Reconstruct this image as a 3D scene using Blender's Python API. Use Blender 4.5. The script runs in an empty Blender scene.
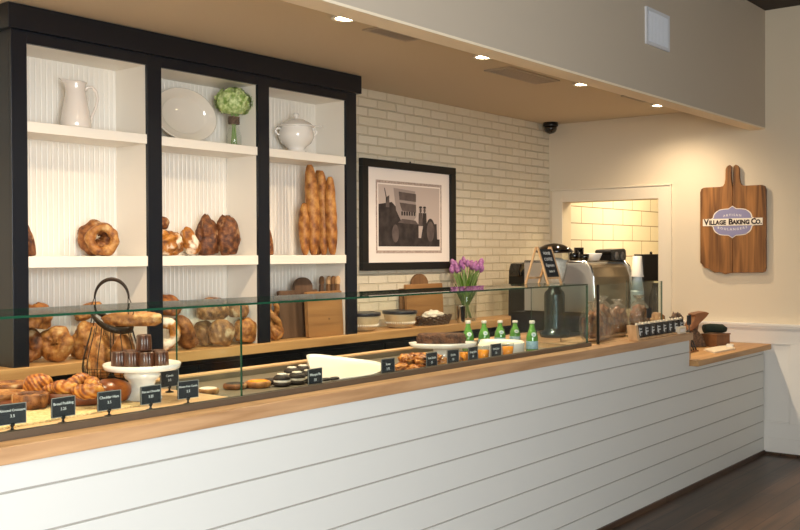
import bpy, bmesh, math, random
from mathutils import Vector, Matrix, noise
PI = math.pi
S = bpy.context.scene
C = S.collection
# ------------------------------------------------------------------ camera
FPX, YAW, PIT, ROL = 984.87, math.radians(38.4753), math.radians(.6259), math.radians(.2707)
FW = Vector((math.cos(YAW)*math.cos(PIT), math.sin(YAW)*math.cos(PIT), -math.sin(PIT)))
RT = Vector((math.sin(YAW), -math.cos(YAW), 0)); UP = RT.cross(FW)
R2 = math.cos(ROL)*RT - math.sin(ROL)*UP; U2 = math.cos(ROL)*UP + math.sin(ROL)*RT
EYE = Vector((0, 0, 1.6))
cd = bpy.data.cameras.new('camera'); cam = bpy.data.objects.new('camera', cd); C.objects.link(cam)
m3 = Matrix((R2, U2, -FW)).transposed(); cam.matrix_world = Matrix.Translation(EYE) @ m3.to_4x4()
cd.sensor_width = 36; cd.lens = FPX/800*36; cd.clip_start = .05; S.camera = cam
def at(x, y, ax, v):                       # survey point: where the sight line through (x, y) meets the plane ax = v
    d = FW + R2*(x-400)/FPX - U2*(y-265)/FPX
    i = 'XYZ'.index(ax); s = (v-EYE[i])/d[i]
    return EYE + d*s
def ax_(px, Y, py=300): return at(px, py, 'Y', Y).x
# ------------------------------------------------------------------ materials
def lin(h):
    h = h.lstrip('#'); o = []
    for i in (0, 2, 4):
        c = int(h[i:i+2], 16)/255; o.append(c/12.92 if c <= .04045 else ((c+.055)/1.055)**2.4)
    return (*o, 1)
M = {}
def mat(name, col, rough=.5, metal=0, col2=None, scale=8, bump=0, bscale=40, stretch=(1, 1, 1), coat=0, emit=None, es=0, spec=.5, contrast=(.35, .65), trans=0, sss=0, alpha=1):
    m = bpy.data.materials.new(name); m.use_nodes = True; M[name] = m
    n = m.node_tree.nodes; l = m.node_tree.links; b = n['Principled BSDF']
    b.inputs['Base Color'].default_value = lin(col); b.inputs['Roughness'].default_value = rough
    b.inputs['Metallic'].default_value = metal; b.inputs['Coat Weight'].default_value = coat
    b.inputs['Specular IOR Level'].default_value = spec; b.inputs['Transmission Weight'].default_value = trans
    b.inputs['Alpha'].default_value = alpha
    if emit: b.inputs['Emission Color'].default_value = lin(emit); b.inputs['Emission Strength'].default_value = es
    if col2 or bump:
        tc = n.new('ShaderNodeTexCoord'); mp = n.new('ShaderNodeMapping'); mp.inputs['Scale'].default_value = stretch
        l.new(tc.outputs['Object'], mp.inputs['Vector'])
    if col2:
        nz = n.new('ShaderNodeTexNoise'); nz.inputs['Scale'].default_value = scale; nz.inputs['Detail'].default_value = 5
        l.new(mp.outputs[0], nz.inputs['Vector'])
        cr = n.new('ShaderNodeValToRGB'); cr.color_ramp.elements[0].position = contrast[0]; cr.color_ramp.elements[1].position = contrast[1]
        cr.color_ramp.elements[0].color = lin(col); cr.color_ramp.elements[1].color = lin(col2)
        l.new(nz.outputs['Fac'], cr.inputs[0]); l.new(cr.outputs[0], b.inputs['Base Color'])
    if bump:
        nb = n.new('ShaderNodeTexNoise'); nb.inputs['Scale'].default_value = bscale; l.new(mp.outputs[0], nb.inputs['Vector'])
        bp = n.new('ShaderNodeBump'); bp.inputs['Strength'].default_value = bump; bp.inputs['Distance'].default_value = .01
        l.new(nb.outputs['Fac'], bp.inputs['Height']); l.new(bp.outputs[0], b.inputs['Normal'])
    return m
def bread(name, dark, mid, light, flour=None, fl=.62, scale=9, bands=0, rough=.55, bump=.5, bw=.2):
    m = bpy.data.materials.new(name); m.use_nodes = True; M[name] = m
    n = m.node_tree.nodes; l = m.node_tree.links; b = n['Principled BSDF']; b.inputs['Roughness'].default_value = rough
    tc = n.new('ShaderNodeTexCoord'); nz = n.new('ShaderNodeTexNoise'); nz.inputs['Scale'].default_value = scale; nz.inputs['Detail'].default_value = 6
    nz.inputs['Roughness'].default_value = .6
    l.new(tc.outputs['Object'], nz.inputs['Vector']); src = nz.outputs['Fac']
    if bands:
        mp = n.new('ShaderNodeMapping'); mp.inputs['Rotation'].default_value = (0, .75, .5); l.new(tc.outputs['Object'], mp.inputs['Vector'])
        w = n.new('ShaderNodeTexWave'); w.inputs['Scale'].default_value = bands; w.inputs['Distortion'].default_value = 2.5; l.new(mp.outputs[0], w.inputs['Vector'])
        mx = n.new('ShaderNodeMath'); mx.operation = 'MULTIPLY_ADD'; mx.inputs[1].default_value = bw; l.new(w.outputs['Fac'], mx.inputs[0])
        sb = n.new('ShaderNodeMath'); sb.operation = 'SUBTRACT'; l.new(nz.outputs['Fac'], sb.inputs[0]); sb.inputs[1].default_value = bw/2
        l.new(sb.outputs[0], mx.inputs[2]); src = mx.outputs[0]
    cr = n.new('ShaderNodeValToRGB'); e = cr.color_ramp.elements
    e[0].position = .33; e[0].color = lin(dark); e[1].position = .66; e[1].color = lin(light)
    k = e.new(.48); k.color = lin(mid)
    l.new(src, cr.inputs[0]); out = cr.outputs[0]
    if flour:
        n2 = n.new('ShaderNodeTexNoise'); n2.inputs['Scale'].default_value = scale*.55; n2.inputs['Detail'].default_value = 8; l.new(tc.outputs['Object'], n2.inputs['Vector'])
        r2 = n.new('ShaderNodeValToRGB'); r2.color_ramp.elements[0].position = fl-.06; r2.color_ramp.elements[1].position = fl+.04
        l.new(n2.outputs['Fac'], r2.inputs[0])
        mx = n.new('ShaderNodeMix'); mx.data_type = 'RGBA'; l.new(r2.outputs[0], mx.inputs[0]); l.new(out, mx.inputs[6]); mx.inputs[7].default_value = lin(flour); out = mx.outputs[2]
    l.new(out, b.inputs['Base Color'])
    bp = n.new('ShaderNodeBump'); bp.inputs['Strength'].default_value = bump; bp.inputs['Distance'].default_value = .012; l.new(src, bp.inputs['Height']); l.new(bp.outputs[0], b.inputs['Normal'])
    return m
def wood(name, a, b_, scale=3, along='X', rough=.45, plank=0, coat=0):
    m = bpy.data.materials.new(name); m.use_nodes = True; M[name] = m
    n = m.node_tree.nodes; l = m.node_tree.links; b = n['Principled BSDF']; b.inputs['Roughness'].default_value = rough; b.inputs['Coat Weight'].default_value = coat
    tc = n.new('ShaderNodeTexCoord'); mp = n.new('ShaderNodeMapping')
    st = {'X': (.12, 1.6, 1.6), 'Y': (1.6, .12, 1.6), 'Z': (1.6, 1.6, .12)}[along]
    mp.inputs['Scale'].default_value = tuple(s*scale*4 for s in st); l.new(tc.outputs['Object'], mp.inputs['Vector'])
    nz = n.new('ShaderNodeTexNoise'); nz.inputs['Scale'].default_value = 1; nz.inputs['Detail'].default_value = 8; nz.inputs['Distortion'].default_value = .6
    l.new(mp.outputs[0], nz.inputs['Vector'])
    cr = n.new('ShaderNodeValToRGB'); cr.color_ramp.elements[0].position = .3; cr.color_ramp.elements[1].position = .7
    cr.color_ramp.elements[0].color = lin(a); cr.color_ramp.elements[1].color = lin(b_); l.new(nz.outputs['Fac'], cr.inputs[0]); out = cr.outputs[0]
    if plank:
        br = n.new('ShaderNodeTexBrick'); br.inputs['Scale'].default_value = 1; br.inputs['Brick Width'].default_value = plank[0]; br.inputs['Row Height'].default_value = plank[1]
        br.inputs['Mortar Size'].default_value = plank[2]; br.inputs['Color1'].default_value = (.75, .75, .75, 1); br.inputs['Color2'].default_value = (1.15, 1.15, 1.15, 1); br.inputs['Mortar'].default_value = (.3, .3, .3, 1)
        l.new(tc.outputs['Object'], br.inputs['Vector'])
        mx = n.new('ShaderNodeMix'); mx.data_type = 'RGBA'; mx.blend_type = 'MULTIPLY'; mx.inputs[0].default_value = 1; l.new(out, mx.inputs[6]); l.new(br.outputs[0], mx.inputs[7]); out = mx.outputs[2]
    l.new(out, b.inputs['Base Color'])
    return m
def brick(name, c1, c2, mortar, w, h, ms, axis='XZ', bump=.5, off=(0, 0, 0), rough=.5):
    m = bpy.data.materials.new(name); m.use_nodes = True; M[name] = m
    n = m.node_tree.nodes; l = m.node_tree.links; b = n['Principled BSDF']; b.inputs['Roughness'].default_value = rough
    tc = n.new('ShaderNodeTexCoord'); sp = n.new('ShaderNodeSeparateXYZ'); cb = n.new('ShaderNodeCombineXYZ'); l.new(tc.outputs['Object'], sp.inputs[0])
    l.new(sp.outputs[0], cb.inputs[0]); l.new(sp.outputs[2], cb.inputs[1])
    mp = n.new('ShaderNodeMapping'); mp.inputs['Location'].default_value = off; l.new(cb.outputs[0], mp.inputs['Vector'])
    br = n.new('ShaderNodeTexBrick'); br.inputs['Scale'].default_value = 1; br.inputs['Brick Width'].default_value = w; br.inputs['Row Height'].default_value = h
    br.inputs['Mortar Size'].default_value = ms; br.inputs['Mortar Smooth'].default_value = .4; br.inputs['Color1'].default_value = lin(c1); br.inputs['Color2'].default_value = lin(c2); br.inputs['Mortar'].default_value = lin(mortar)
    l.new(mp.outputs[0], br.inputs['Vector']); l.new(br.outputs[0], b.inputs['Base Color'])
    nz = n.new('ShaderNodeTexNoise'); nz.inputs['Scale'].default_value = 28; l.new(tc.outputs['Object'], nz.inputs['Vector'])
    mt = n.new('ShaderNodeMath'); mt.operation = 'MULTIPLY_ADD'; mt.inputs[1].default_value = -1.0; l.new(br.outputs['Fac'], mt.inputs[0])
    ms2 = n.new('ShaderNodeMath'); ms2.operation = 'MULTIPLY'; ms2.inputs[1].default_value = .5; l.new(nz.outputs['Fac'], ms2.inputs[0]); l.new(ms2.outputs[0], mt.inputs[2])
    bp = n.new('ShaderNodeBump'); bp.inputs['Strength'].default_value = bump; bp.inputs['Distance'].default_value = .012; l.new(mt.outputs[0], bp.inputs['Height']); l.new(bp.outputs[0], b.inputs['Normal'])
def glass(name, tint='#f2f7f3', gloss_rough=.02, ior=1.5, haze=0, crinkle=0):
    m = bpy.data.materials.new(name); m.use_nodes = True; M[name] = m
    n = m.node_tree.nodes; l = m.node_tree.links; n.clear()
    o = n.new('ShaderNodeOutputMaterial'); t = n.new('ShaderNodeBsdfTransparent'); t.inputs[0].default_value = lin(tint)
    g = n.new('ShaderNodeBsdfGlossy'); g.inputs['Roughness'].default_value = gloss_rough; f = n.new('ShaderNodeFresnel'); ge = n.new('ShaderNodeNewGeometry'); ma = n.new('ShaderNodeMath'); ma.operation = 'MULTIPLY_ADD'
    ma.inputs[1].default_value = 1/ior-ior; ma.inputs[2].default_value = ior; l.new(ge.outputs['Backfacing'], ma.inputs[0]); l.new(ma.outputs[0], f.inputs[0])   # same reflectance on both faces of a pane
    mx = n.new('ShaderNodeMixShader'); l.new(f.outputs[0], mx.inputs[0]); l.new(t.outputs[0], mx.inputs[1]); l.new(g.outputs[0], mx.inputs[2]); out = mx.outputs[0]
    if crinkle:
        tc = n.new('ShaderNodeTexCoord'); nz = n.new('ShaderNodeTexNoise'); nz.inputs['Scale'].default_value = 45; nz.inputs['Detail'].default_value = 3; l.new(tc.outputs['Object'], nz.inputs['Vector'])
        bp = n.new('ShaderNodeBump'); bp.inputs['Strength'].default_value = crinkle; bp.inputs['Distance'].default_value = .02; l.new(nz.outputs['Fac'], bp.inputs['Height']); l.new(bp.outputs[0], g.inputs['Normal']); l.new(bp.outputs[0], f.inputs['Normal'])
    if haze:
        d = n.new('ShaderNodeBsdfDiffuse'); d.inputs[0].default_value = lin('#dfe6df'); m2 = n.new('ShaderNodeMixShader'); m2.inputs[0].default_value = haze
        l.new(out, m2.inputs[1]); l.new(d.outputs[0], m2.inputs[2]); out = m2.outputs[0]
    l.new(out, o.inputs[0]); return m

mat('wall_paint', '#ddd0b8', .7, bump=.08, bscale=120)
mat('fascia_paint', '#c4b6a2', .75)
mat('soffit_paint', '#cfc0a6', .8)
mat('lip_lit_from_below', '#f0e0c4', .8)  # underside of the header lip; light from below is put into the colour
mat('white_paint', '#e9e6df', .45)
mat('shelf_white', '#ece5d8', .4)
mat('ship_white', '#d9d9d3', .45)
mat('groove', '#a5a097', .7)
mat('black_paint', '#10151e', .36)
mat('navy_black', '#101318', .45)
mat('dark_ceiling', '#3a3029', .8)
mat('black_plastic', '#0d0d0e', .3)
mat('black_gloss', '#0b0a0a', .08, coat=.6)
mat('steel', '#c9c9c6', .22, 1)
mat('brushed', '#8f8f90', .33, 1)
mat('brown_reflecting_steel', '#8a7a5e', .3, .85)  # stainless back panel; its brown reflection is put into the base colour
mat('side_steel', '#b4b3b0', .42, .6)
mat('gunmetal', '#4a5558', .25, 1)
mat('trim_cream', '#e6dbc6', .5)
mat('cake_crumb', '#3a2012', .8, col2='#6a4226', scale=45, bump=1, bscale=70)
mat('channel', '#6f6253', .4, .5)
mat('case_metal', '#8d8270', .4, .5)
mat('porcelain', '#efe9df', .12, coat=.5)
mat('platter_glaze', '#e3dacb', .08, coat=1)
mat('ironstone', '#e8ddd0', .15, coat=.5)
mat('melamine', '#f4eee2', .25)
mat('wire', '#2e241b', .5, .6)
mat('slate', '#191b1e', .7, col2='#24272b', scale=20)
mat('tag_edge', '#8f8d86', .5)
mat('chalk', '#e6e6e0', .9)
mat('chocolate', '#35190f', .35, col2='#653823', scale=40, stretch=(1, 1, .15), coat=.4)
mat('cream', '#efe4d2', .6, bump=.3, bscale=60)
mat('choc_cookie', '#22150f', .6, bump=.5, bscale=80)
mat('juice', '#f08e06', .25, col2='#fba81a', scale=10)
mat('paper', '#e9d9bd', .7)
mat('cup_paper', '#e6dfd2', .5)
mat('cup_grey', '#aeb9bd', .35)
mat('kraft', '#8a5f38', .8, col2='#6b4527', scale=14, bump=.5, bscale=30)
mat('leather', '#6e4526', .5, col2='#8a5a33', scale=10)
mat('dark_cloth', '#1f2a1f', .8, bump=.5, bscale=50)
mat('wicker_dark', '#3a2a1f', .6, col2='#6a5038', scale=60, bump=1, bscale=90)
mat('stoneware', '#cbb48c', .35, col2='#d9c6a2', scale=12)
mat('stone_dark', '#2b2c33', .35)
mat('rattan', '#d7b478', .6, col2='#f0d9a6', scale=90, bump=.6, bscale=120)
mat('tray_wood', '#5a2a16', .4, col2='#7d4020', scale=12)
mat('purple', '#9a5a9c', .6, col2='#c68cbc', scale=60)
mat('leaf', '#3c6420', .5, col2='#6f9636', scale=30)
mat('petal_green', '#8fac55', .6, col2='#dbe6a6', scale=38, contrast=(.4, .6))
mat('stem', '#8aa860', .5)
mat('twine', '#7a6450', .8, col2='#4f3f33', scale=80)
mat('bottle_green', '#4b8a30', .1, coat=.5, col2='#6ba548', scale=14)
mat('label_blue', '#a8c8d6', .5, col2='#7fa9bf', scale=60)
mat('label_white', '#dbe6df', .5)
mat('cap', '#e4ded3', .4)
mat('plaque', '#8f8db2', .5)
mat('banner', '#efe6d6', .5)
mat('ink', '#2a1a16', .6)
mat('frame_black', '#0a0a0a', .6)
mat('mat_board', '#fbf0e6', .8)
mat('print_border', '#a48f84', .8, col2='#cdb9ac', scale=90)
mat('print_sky', '#cbbab0', .85)
mat('print_dark', '#2d2624', .85, col2='#463c39', scale=14)
mat('print_mid', '#6d5f5a', .85, col2='#574b47', scale=14)
mat('print_light', '#a3948d', .85)
mat('vent', '#b8ab99', .6)
mat('vent_gap', '#4b4238', .7)
mat('vent_white', '#d8dade', .5)
mat('lamp', '#fff3d8', .5, emit='#ffe3b4', es=22)
mat('bean', '#c9c5bf', .4, col2='#efece6', scale=25)
mat('pouch', '#14110f', .5, col2='#2a221c', scale=30)
mat('sconce', '#ffffff', .5)
bread('crust', '#42200b', '#7c461c', '#a87038', flour='#ccb084', fl=.67, scale=26, bump=.8)
bread('crust_gold', '#5e3213', '#98602a', '#bd8a4a', flour='#cfae78', fl=.68, scale=28, bump=.8)
bread('crust_dark', '#331b0f', '#63371b', '#8f5b30', flour='#b8946c', fl=.63, scale=28, bump=1)
bread('crust_flour', '#5c2e10', '#a5661f', '#cd8f42', flour='#eee2cc', fl=.57, scale=20, bump=.8)
bread('baguette', '#6a3a14', '#9c6228', '#c48e4a', bands=5, scale=16, bw=.1, bump=.25)
bread('score', '#523018', '#875c30', '#b28856', bands=9, scale=22, flour='#d8c4a0', fl=.64, bw=.11, bump=.8)
bread('pastry', '#6a300e', '#a3581a', '#cf8c3c', scale=24, bands=22, rough=.42, bw=.2)
bread('bun', '#4e220a', '#7a3a12', '#9e5822', scale=12, rough=.3, bump=.15)
wood('counter_oak', '#a27850', '#cfa57a', 3.2)
wood('counter_edge', '#c99f70', '#e6c498', 3)
wood('shelf_oak', '#ad7f4e', '#cfa26a', 3)
wood('deck_oak', '#c79b6c', '#e2bd8d', 3)
wood('maple_v', '#8a6038', '#ab7f4e', 3, 'X')
wood('walnut_v', '#4a3526', '#6e5440', 3, 'Z')
wood('walnut2', '#6b4a2e', '#8a6644', 3, 'Z')
wood('sign_wood', '#4c2e16', '#aa743e', 3.4, 'Z', .6)
wood('ash', '#b98f62', '#d8b488', 4, 'Z')
wood('floor_wood', '#33241a', '#5a4230', 2.2, 'X', .38, plank=(1.2, .13, .004))
brick('painted_brick', '#dcd1b8', '#e3d9c3', '#d5c9ae', .215, .0665, .006, off=(0, .01, 0), bump=1.0)
brick('tile', '#efe6d2', '#f2ead8', '#8f8066', .44, .1575, .005, off=(.22, .006, 0), bump=.25, rough=.2)
glass('pane', '#fbfefc', .01, 1.28); glass('clear', '#fcfdfb', ior=1.35, haze=.02); glass('cello', '#fdfaf5', .1, 1.8, haze=.04, crinkle=1); glass('smoke', '#8d8376', .05)
mat('pane_edge', '#164a35', .12, coat=.5)

# ------------------------------------------------------------------ mesh helpers
class MB:
    def __init__(s): s.v = []; s.f = []; s.m = []; s.s = []
    def add(s, vs, fs, mi=0, smooth=False):
        b = len(s.v); s.v += [tuple(v) for v in vs]
        for f in fs: s.f.append(tuple(b+i for i in f)); s.m.append(mi); s.s.append(smooth)
        return s
    def box(s, x0, x1, y0, y1, z0, z1, mi=0):
        return s.add([(x, y, z) for x in (x0, x1) for y in (y0, y1) for z in (z0, z1)],
                     [(0, 1, 3, 2), (4, 6, 7, 5), (0, 4, 5, 1), (2, 3, 7, 6), (0, 2, 6, 4), (1, 5, 7, 3)], mi)
    def lathe(s, prof, seg=32, c=(0, 0, 0), mi=0, sx=1, sy=1, smooth=True, flute=0, fn=8):
        vs = []; fs = []; n = len(prof)
        for i in range(seg):
            a = 2*PI*i/seg; k = 1+flute*math.cos(a*fn)
            for r, z in prof: vs.append((c[0]+r*sx*k*math.cos(a), c[1]+r*sy*k*math.sin(a), c[2]+z))
        for i in range(seg):
            j = (i+1) % seg
            for k in range(n-1): fs.append((i*n+k, j*n+k, j*n+k+1, i*n+k+1))
        if prof[0][0] > 1e-6: fs.append(tuple(i*n for i in range(seg))[::-1])
        if prof[-1][0] > 1e-6: fs.append(tuple(i*n+n-1 for i in range(seg)))
        return s.add(vs, fs, mi, smooth)
    def tube(s, pts, r, seg=8, mi=0, cap=True):
        pts = [Vector(p) for p in pts]; n = len(pts); rs = r if isinstance(r, (list, tuple)) else [r]*n
        vs = []; fs = []; prev = None
        for i, p in enumerate(pts):
            t = (pts[min(i+1, n-1)]-pts[max(i-1, 0)]); t = t.normalized() if t.length > 1e-9 else Vector((0, 0, 1))
            if prev is None:
                u = t.orthogonal().normalized()
            else:
                u = (prev-t*prev.dot(t)); u = u.normalized() if u.length > 1e-6 else t.orthogonal().normalized()
            prev = u; w = t.cross(u)
            for k in range(seg):
                a = 2*PI*k/seg; vs.append(p+(u*math.cos(a)+w*math.sin(a))*rs[i])
        for i in range(n-1):
            for k in range(seg):
                k2 = (k+1) % seg; fs.append((i*seg+k, i*seg+k2, (i+1)*seg+k2, (i+1)*seg+k))
        if cap: fs.append(tuple(range(seg))[::-1]); fs.append(tuple((n-1)*seg+k for k in range(seg)))
        return s.add(vs, fs, mi, True)
    def prism(s, poly, lo, hi, plane='XY', mi=0):
        n = len(poly)
        def P(a, b, h): return {'XY': (a, b, h), 'XZ': (a, h, b), 'YZ': (h, a, b)}[plane]
        vs = [P(a, b, lo) for a, b in poly]+[P(a, b, hi) for a, b in poly]
        fs = [tuple(range(n))[::-1], tuple(range(n, 2*n))]+[(i, (i+1) % n, n+(i+1) % n, n+i) for i in range(n)]
        return s.add(vs, fs, mi)
    def build(s, name, mats, parent=None, loc=(0, 0, 0), rot=(0, 0, 0), bev=0):
        me = bpy.data.meshes.new(name); me.from_pydata(s.v, [], s.f)
        if not isinstance(mats, (list, tuple)): mats = [mats]
        for q in mats: me.materials.append(M[q])
        for p, mi, sm in zip(me.polygons, s.m, s.s): p.material_index = mi; p.use_smooth = sm
        bm = bmesh.new(); bm.from_mesh(me); bmesh.ops.recalc_face_normals(bm, faces=bm.faces); bm.to_mesh(me); bm.free()
        o = bpy.data.objects.new(name, me); C.objects.link(o); o.location = loc; o.rotation_euler = rot
        if parent: o.parent = parent
        if bev:
            b = o.modifiers.new('bevel', 'BEVEL'); b.width = bev; b.segments = 2; b.limit_method = 'ANGLE'
        return o
def tag(o, label, cat, group=None):
    o['label'] = label; o['category'] = cat
    if group: o['group'] = group
    return o
def struct(o): o['kind'] = 'structure'; return o
def thing(name, label, cat, loc=(0, 0, 0), rz=0, group=None, rx=0, ry=0):
    o = bpy.data.objects.new(name, None); C.objects.link(o); o.location = loc; o.rotation_euler = (rx, ry, rz); o.empty_display_size = .05
    return tag(o, label, cat, group)
def dup(root, loc, label, rz=None, scale=None, rot=None):
    r = root.copy(); C.objects.link(r); r.location = loc; r['label'] = label
    if rz is not None: r.rotation_euler.z = rz
    if rot: r.rotation_euler = rot
    if scale: r.scale = (scale,)*3 if isinstance(scale, (int, float)) else scale
    for ch in list(root.children):
        c = ch.copy(); C.objects.link(c); c.parent = r
        for g in list(ch.children):
            d = g.copy(); C.objects.link(d); d.parent = c
    return r
def text(body, size, name, m, parent=None, loc=(0, 0, 0), rot=(0, 0, 0), ext=.0006, bold=0, sx=1, curve=0):
    cu = bpy.data.curves.new('t', 'FONT'); cu.body = body; cu.size = size; cu.align_x = 'CENTER'; cu.align_y = 'CENTER'; cu.extrude = ext; cu.offset = bold; cu.resolution_u = 2
    t = bpy.data.objects.new('t', cu); C.objects.link(t); bpy.context.view_layer.update()
    me = bpy.data.meshes.new_from_object(t.evaluated_get(bpy.context.evaluated_depsgraph_get())); bpy.data.objects.remove(t)
    for v in me.vertices:
        v.co.x *= sx
        if curve: v.co.y += curve*v.co.x**2
    me.materials.clear(); me.materials.append(M[m]); me.name = name
    o = bpy.data.objects.new(name, me); C.objects.link(o); o.location = loc; o.rotation_euler = rot
    if parent: o.parent = parent
    return o
def rpoly(w, h, r, n=5, cx=0, cy=0):
    o = []
    for sx, sy, a0 in ((1, 1, 0), (-1, 1, 90), (-1, -1, 180), (1, -1, 270)):
        for k in range(n+1):
            a = math.radians(a0+90*k/n); o.append((cx+sx*(w/2-r)+r*math.cos(a), cy+sy*(h/2-r)+r*math.sin(a)))
    return o
def roundpoly(pts, r, n=5):
    o = []; N = len(pts)
    for i in range(N):
        p = Vector(pts[i]); a = (Vector(pts[i-1])-p).normalized(); b = (Vector(pts[(i+1) % N])-p).normalized()
        A = p+a*r; B = p+b*r
        for k in range(n+1):
            t = k/n; o.append(tuple((1-t)**2*A+2*t*(1-t)*p+t*t*B))
    return o

# ------------------------------------------------------------------ setting
XW, YC, YB = 7.947, 2.601, 4.558
XL, YF, ZR = -2.2, -2.3, 3.52
ZS, ZL = 2.778, 2.592
struct(MB().box(XL-.1, 10.6, YF-.1, 4.8, -.1, 0).build('floor', 'floor_wood'))
struct(MB().box(XL-.1, XW+.14, YB, YB+.12, 0, ZR+.1).build('wall_back', 'painted_brick'))
# right wall with the pass-through opening
PY0, PY1, PZ0, PZ1 = 3.494, 4.415, 1.0, 2.064
w = MB(); T = .145
w.box(XW, XW+T, YF-.1, PY0, 0, ZR+.1); w.box(XW, XW+T, PY1, YB, 0, ZR+.1); w.box(XW, XW+T, PY0, PY1, PZ1, ZR+.1); w.box(XW, XW+T, PY0, PY1, 0, PZ0)
struct(w.build('wall_right', 'wall_paint'))
w = MB(); w.box(XL-.1, XL, YF-.1, 4.7, 0, ZR+.1); struct(w.build('wall_left', 'wall_paint'))
# front wall with a shop window opening
w = MB(); WX0, WX1, WZ0, WZ1 = -1.9, 1.1, .5, 3.2
w.box(XL-.1, WX0, YF-.1, YF, 0, ZR+.1); w.box(WX1, XW, YF-.1, YF, 0, ZR+.1); w.box(WX0, WX1, YF-.1, YF, 0, WZ0); w.box(WX0, WX1, YF-.1, YF, WZ1, ZR+.1)
struct(w.build('wall_front', 'wall_paint'))
fr = MB()
for x in (WX0, (WX0+WX1)/2-.03, WX1-.06): fr.box(x, x+.06, YF-.08, YF-.02, WZ0, WZ1)
for z in (WZ0, WZ1-.06): fr.box(WX0, WX1, YF-.08, YF-.02, z, z+.06)
struct(fr.build('window_1', 'black_paint'))
struct(MB().box(XL-.1, XW+T, YF-.1, YC, ZR, ZR+.1).build('ceiling', 'dark_ceiling'))
struct(MB().box(XL, XW, YC+.122, YB, ZS, ZS+.08).build('ceiling_soffit', 'soffit_paint'))
struct(MB().box(XL, XW, YC, YC+.122, ZL, ZR).build('wall_header', 'fascia_paint'))
struct(MB().box(XL, XW, YC, YC+.122, ZL-.012, ZL).build('trim_3', 'lip_lit_from_below'))
# room behind the opening
w = MB(); w.box(XW+T, 10.5, 4.45, 4.55, 0, 2.8); struct(w.build('wall_tile', 'tile'))
w = MB(); w.box(10.4, 10.5, 2.6, 4.45, 0, 2.8); w.box(XW+T, 10.4, 2.5, 2.6, 0, 2.8); struct(w.build('wall_kitchen', 'wall_paint'))
struct(MB().box(XW+T, 10.5, 2.5, 4.55, 2.7, 2.8).build('ceiling_kitchen', 'white_paint'))
# pass-through casing
c = MB(); cw = .107
c.box(XW-.02, XW, PY0-cw, PY0, .87, PZ1+cw); c.box(XW-.02, XW, PY1, PY1+cw, 1.0, PZ1+cw); c.box(XW-.02, XW, PY0, PY1, PZ1, PZ1+cw)
c.box(XW-.028, XW, PY0-cw-.012, PY0-cw, .87, PZ1+cw+.012); c.box(XW-.028, XW, PY0-cw-.012, PY1+cw+.012, PZ1+cw, PZ1+cw+.012)
c.box(XW-.03, XW+T, PY0, PY1, PZ0-.03, PZ0)
struct(c.build('trim_1', 'trim_cream', bev=.003))
# wainscot
c = MB(); y0, y1 = YF, PY0-cw-.012
c.box(XW-.012, XW, y0, y1, .03, 1.0)
c.box(XW-.026, XW-.012, y0, y1, .878, .985); c.box(XW-.034, XW, y0, y1, .985, 1.0); c.box(XW-.05, XW, y0, y1, 1.0, 1.018); c.box(XW-.06, XW, y0, y1, 1.018, 1.036)
c.box(XW-.026, XW-.012, y0, y1, .135, .255)
yy = 2.403
for k in range(-1, 5): 
    a = yy-k*1.0
    if a-.11 > y0 and a < y1: c.box(XW-.026, XW-.012, a-.11, a, .255, .878)
for k in range(-1, 5):
    a = yy-k*1.0                                    # thin bead inside each panel
    lo, hi = a, min(a+.89, y1)
    if hi > lo and lo > y0:
        for b in ((lo, lo+.01, .255, .878), (hi-.01, hi, .255, .878), (lo, hi, .255, .265), (lo, hi, .868, .878)): c.box(XW-.019, XW-.012, *b)
struct(c.build('trim_2', 'white_paint', bev=.0015))
c = MB(); c.box(XW-.03, XW, YF, YC, .022, .135); c.box(XW-.04, XW, YF, YC, 0, .022, 1)
struct(c.build('baseboard_right', ['white_paint', 'floor_wood']))

# ------------------------------------------------------------------ downlights, vents
def downlight(): 
    t = thing('downlight', '', 'ceiling light', group='recessed downlights in the soffit ceiling')
    m = MB(); m.lathe([(.048, 0), (.07, -.001), (.072, -.006), (.066, -.01), (.05, -.008), (.046, 0)], 32); m.build('trim_ring', 'white_paint', t)
    m = MB(); m.lathe([(0, -.009), (.035, -.0085), (.05, -.006)], 32); m.build('lamp', 'lamp', t)
    return t
d0 = downlight(); lx = [3.674, 4.918, 6.149, 7.42]
dl = ['recessed downlight in the soffit farthest from the right wall', 'recessed downlight between the first and second soffit vents from the left', 'recessed downlight just left of the small soffit vent near the right wall', 'recessed downlight nearest the right wall and the wooden sign']
for i, x in enumerate(lx):
    if i == 0: d0.location = (x, 3.26, ZS); d0['label'] = dl[0]
    else: dup(d0, (x, 3.26, ZS), dl[i])
def vent(name, label, x0, x1, y0, y1, mf, n, mb='vent_gap'):
    t = thing(name, label, 'vent', ((x0+x1)/2, (y0+y1)/2, ZS)); w2, h2 = (x1-x0)/2, (y1-y0)/2
    m = MB(); b = .018
    m.box(-w2, w2, -h2, -h2+b, -.008, 0); m.box(-w2, w2, h2-b, h2, -.008, 0); m.box(-w2, -w2+b, -h2+b, h2-b, -.008, 0); m.box(w2-b, w2, -h2+b, h2-b, -.008, 0); m.build('frame', mf, t)
    m = MB(); m.box(-w2+b, w2-b, -h2+b, h2-b, -.002, 0); m.build('backing', mb, t)
    m = MB()
    for k in range(n):
        y = -h2+b+(2*h2-2*b)*(k+.5)/n; m.box(-w2+b, w2-b, y-.003, y+.003, -.007, -.002)
    m.build('louvers', mf, t)
vent('air_vent', 'long ceiling air vent between the two leftmost downlights', 3.92, 4.29, 3.243, 3.36, 'vent', 5)
vent('air_vent', 'large pale ceiling access vent in the middle of the soffit', 5.29, 5.93, 3.316, 3.51, 'vent', 7, 'soffit_paint')
vent('air_vent', 'small dark slot vent in the soffit near the right wall', 6.80, 7.18, 3.21, 3.29, 'vent', 2)
t = thing('wall_vent', 'white rectangular air grille high on the beige header wall', 'vent', (5.886, YC, 3.008))
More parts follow.
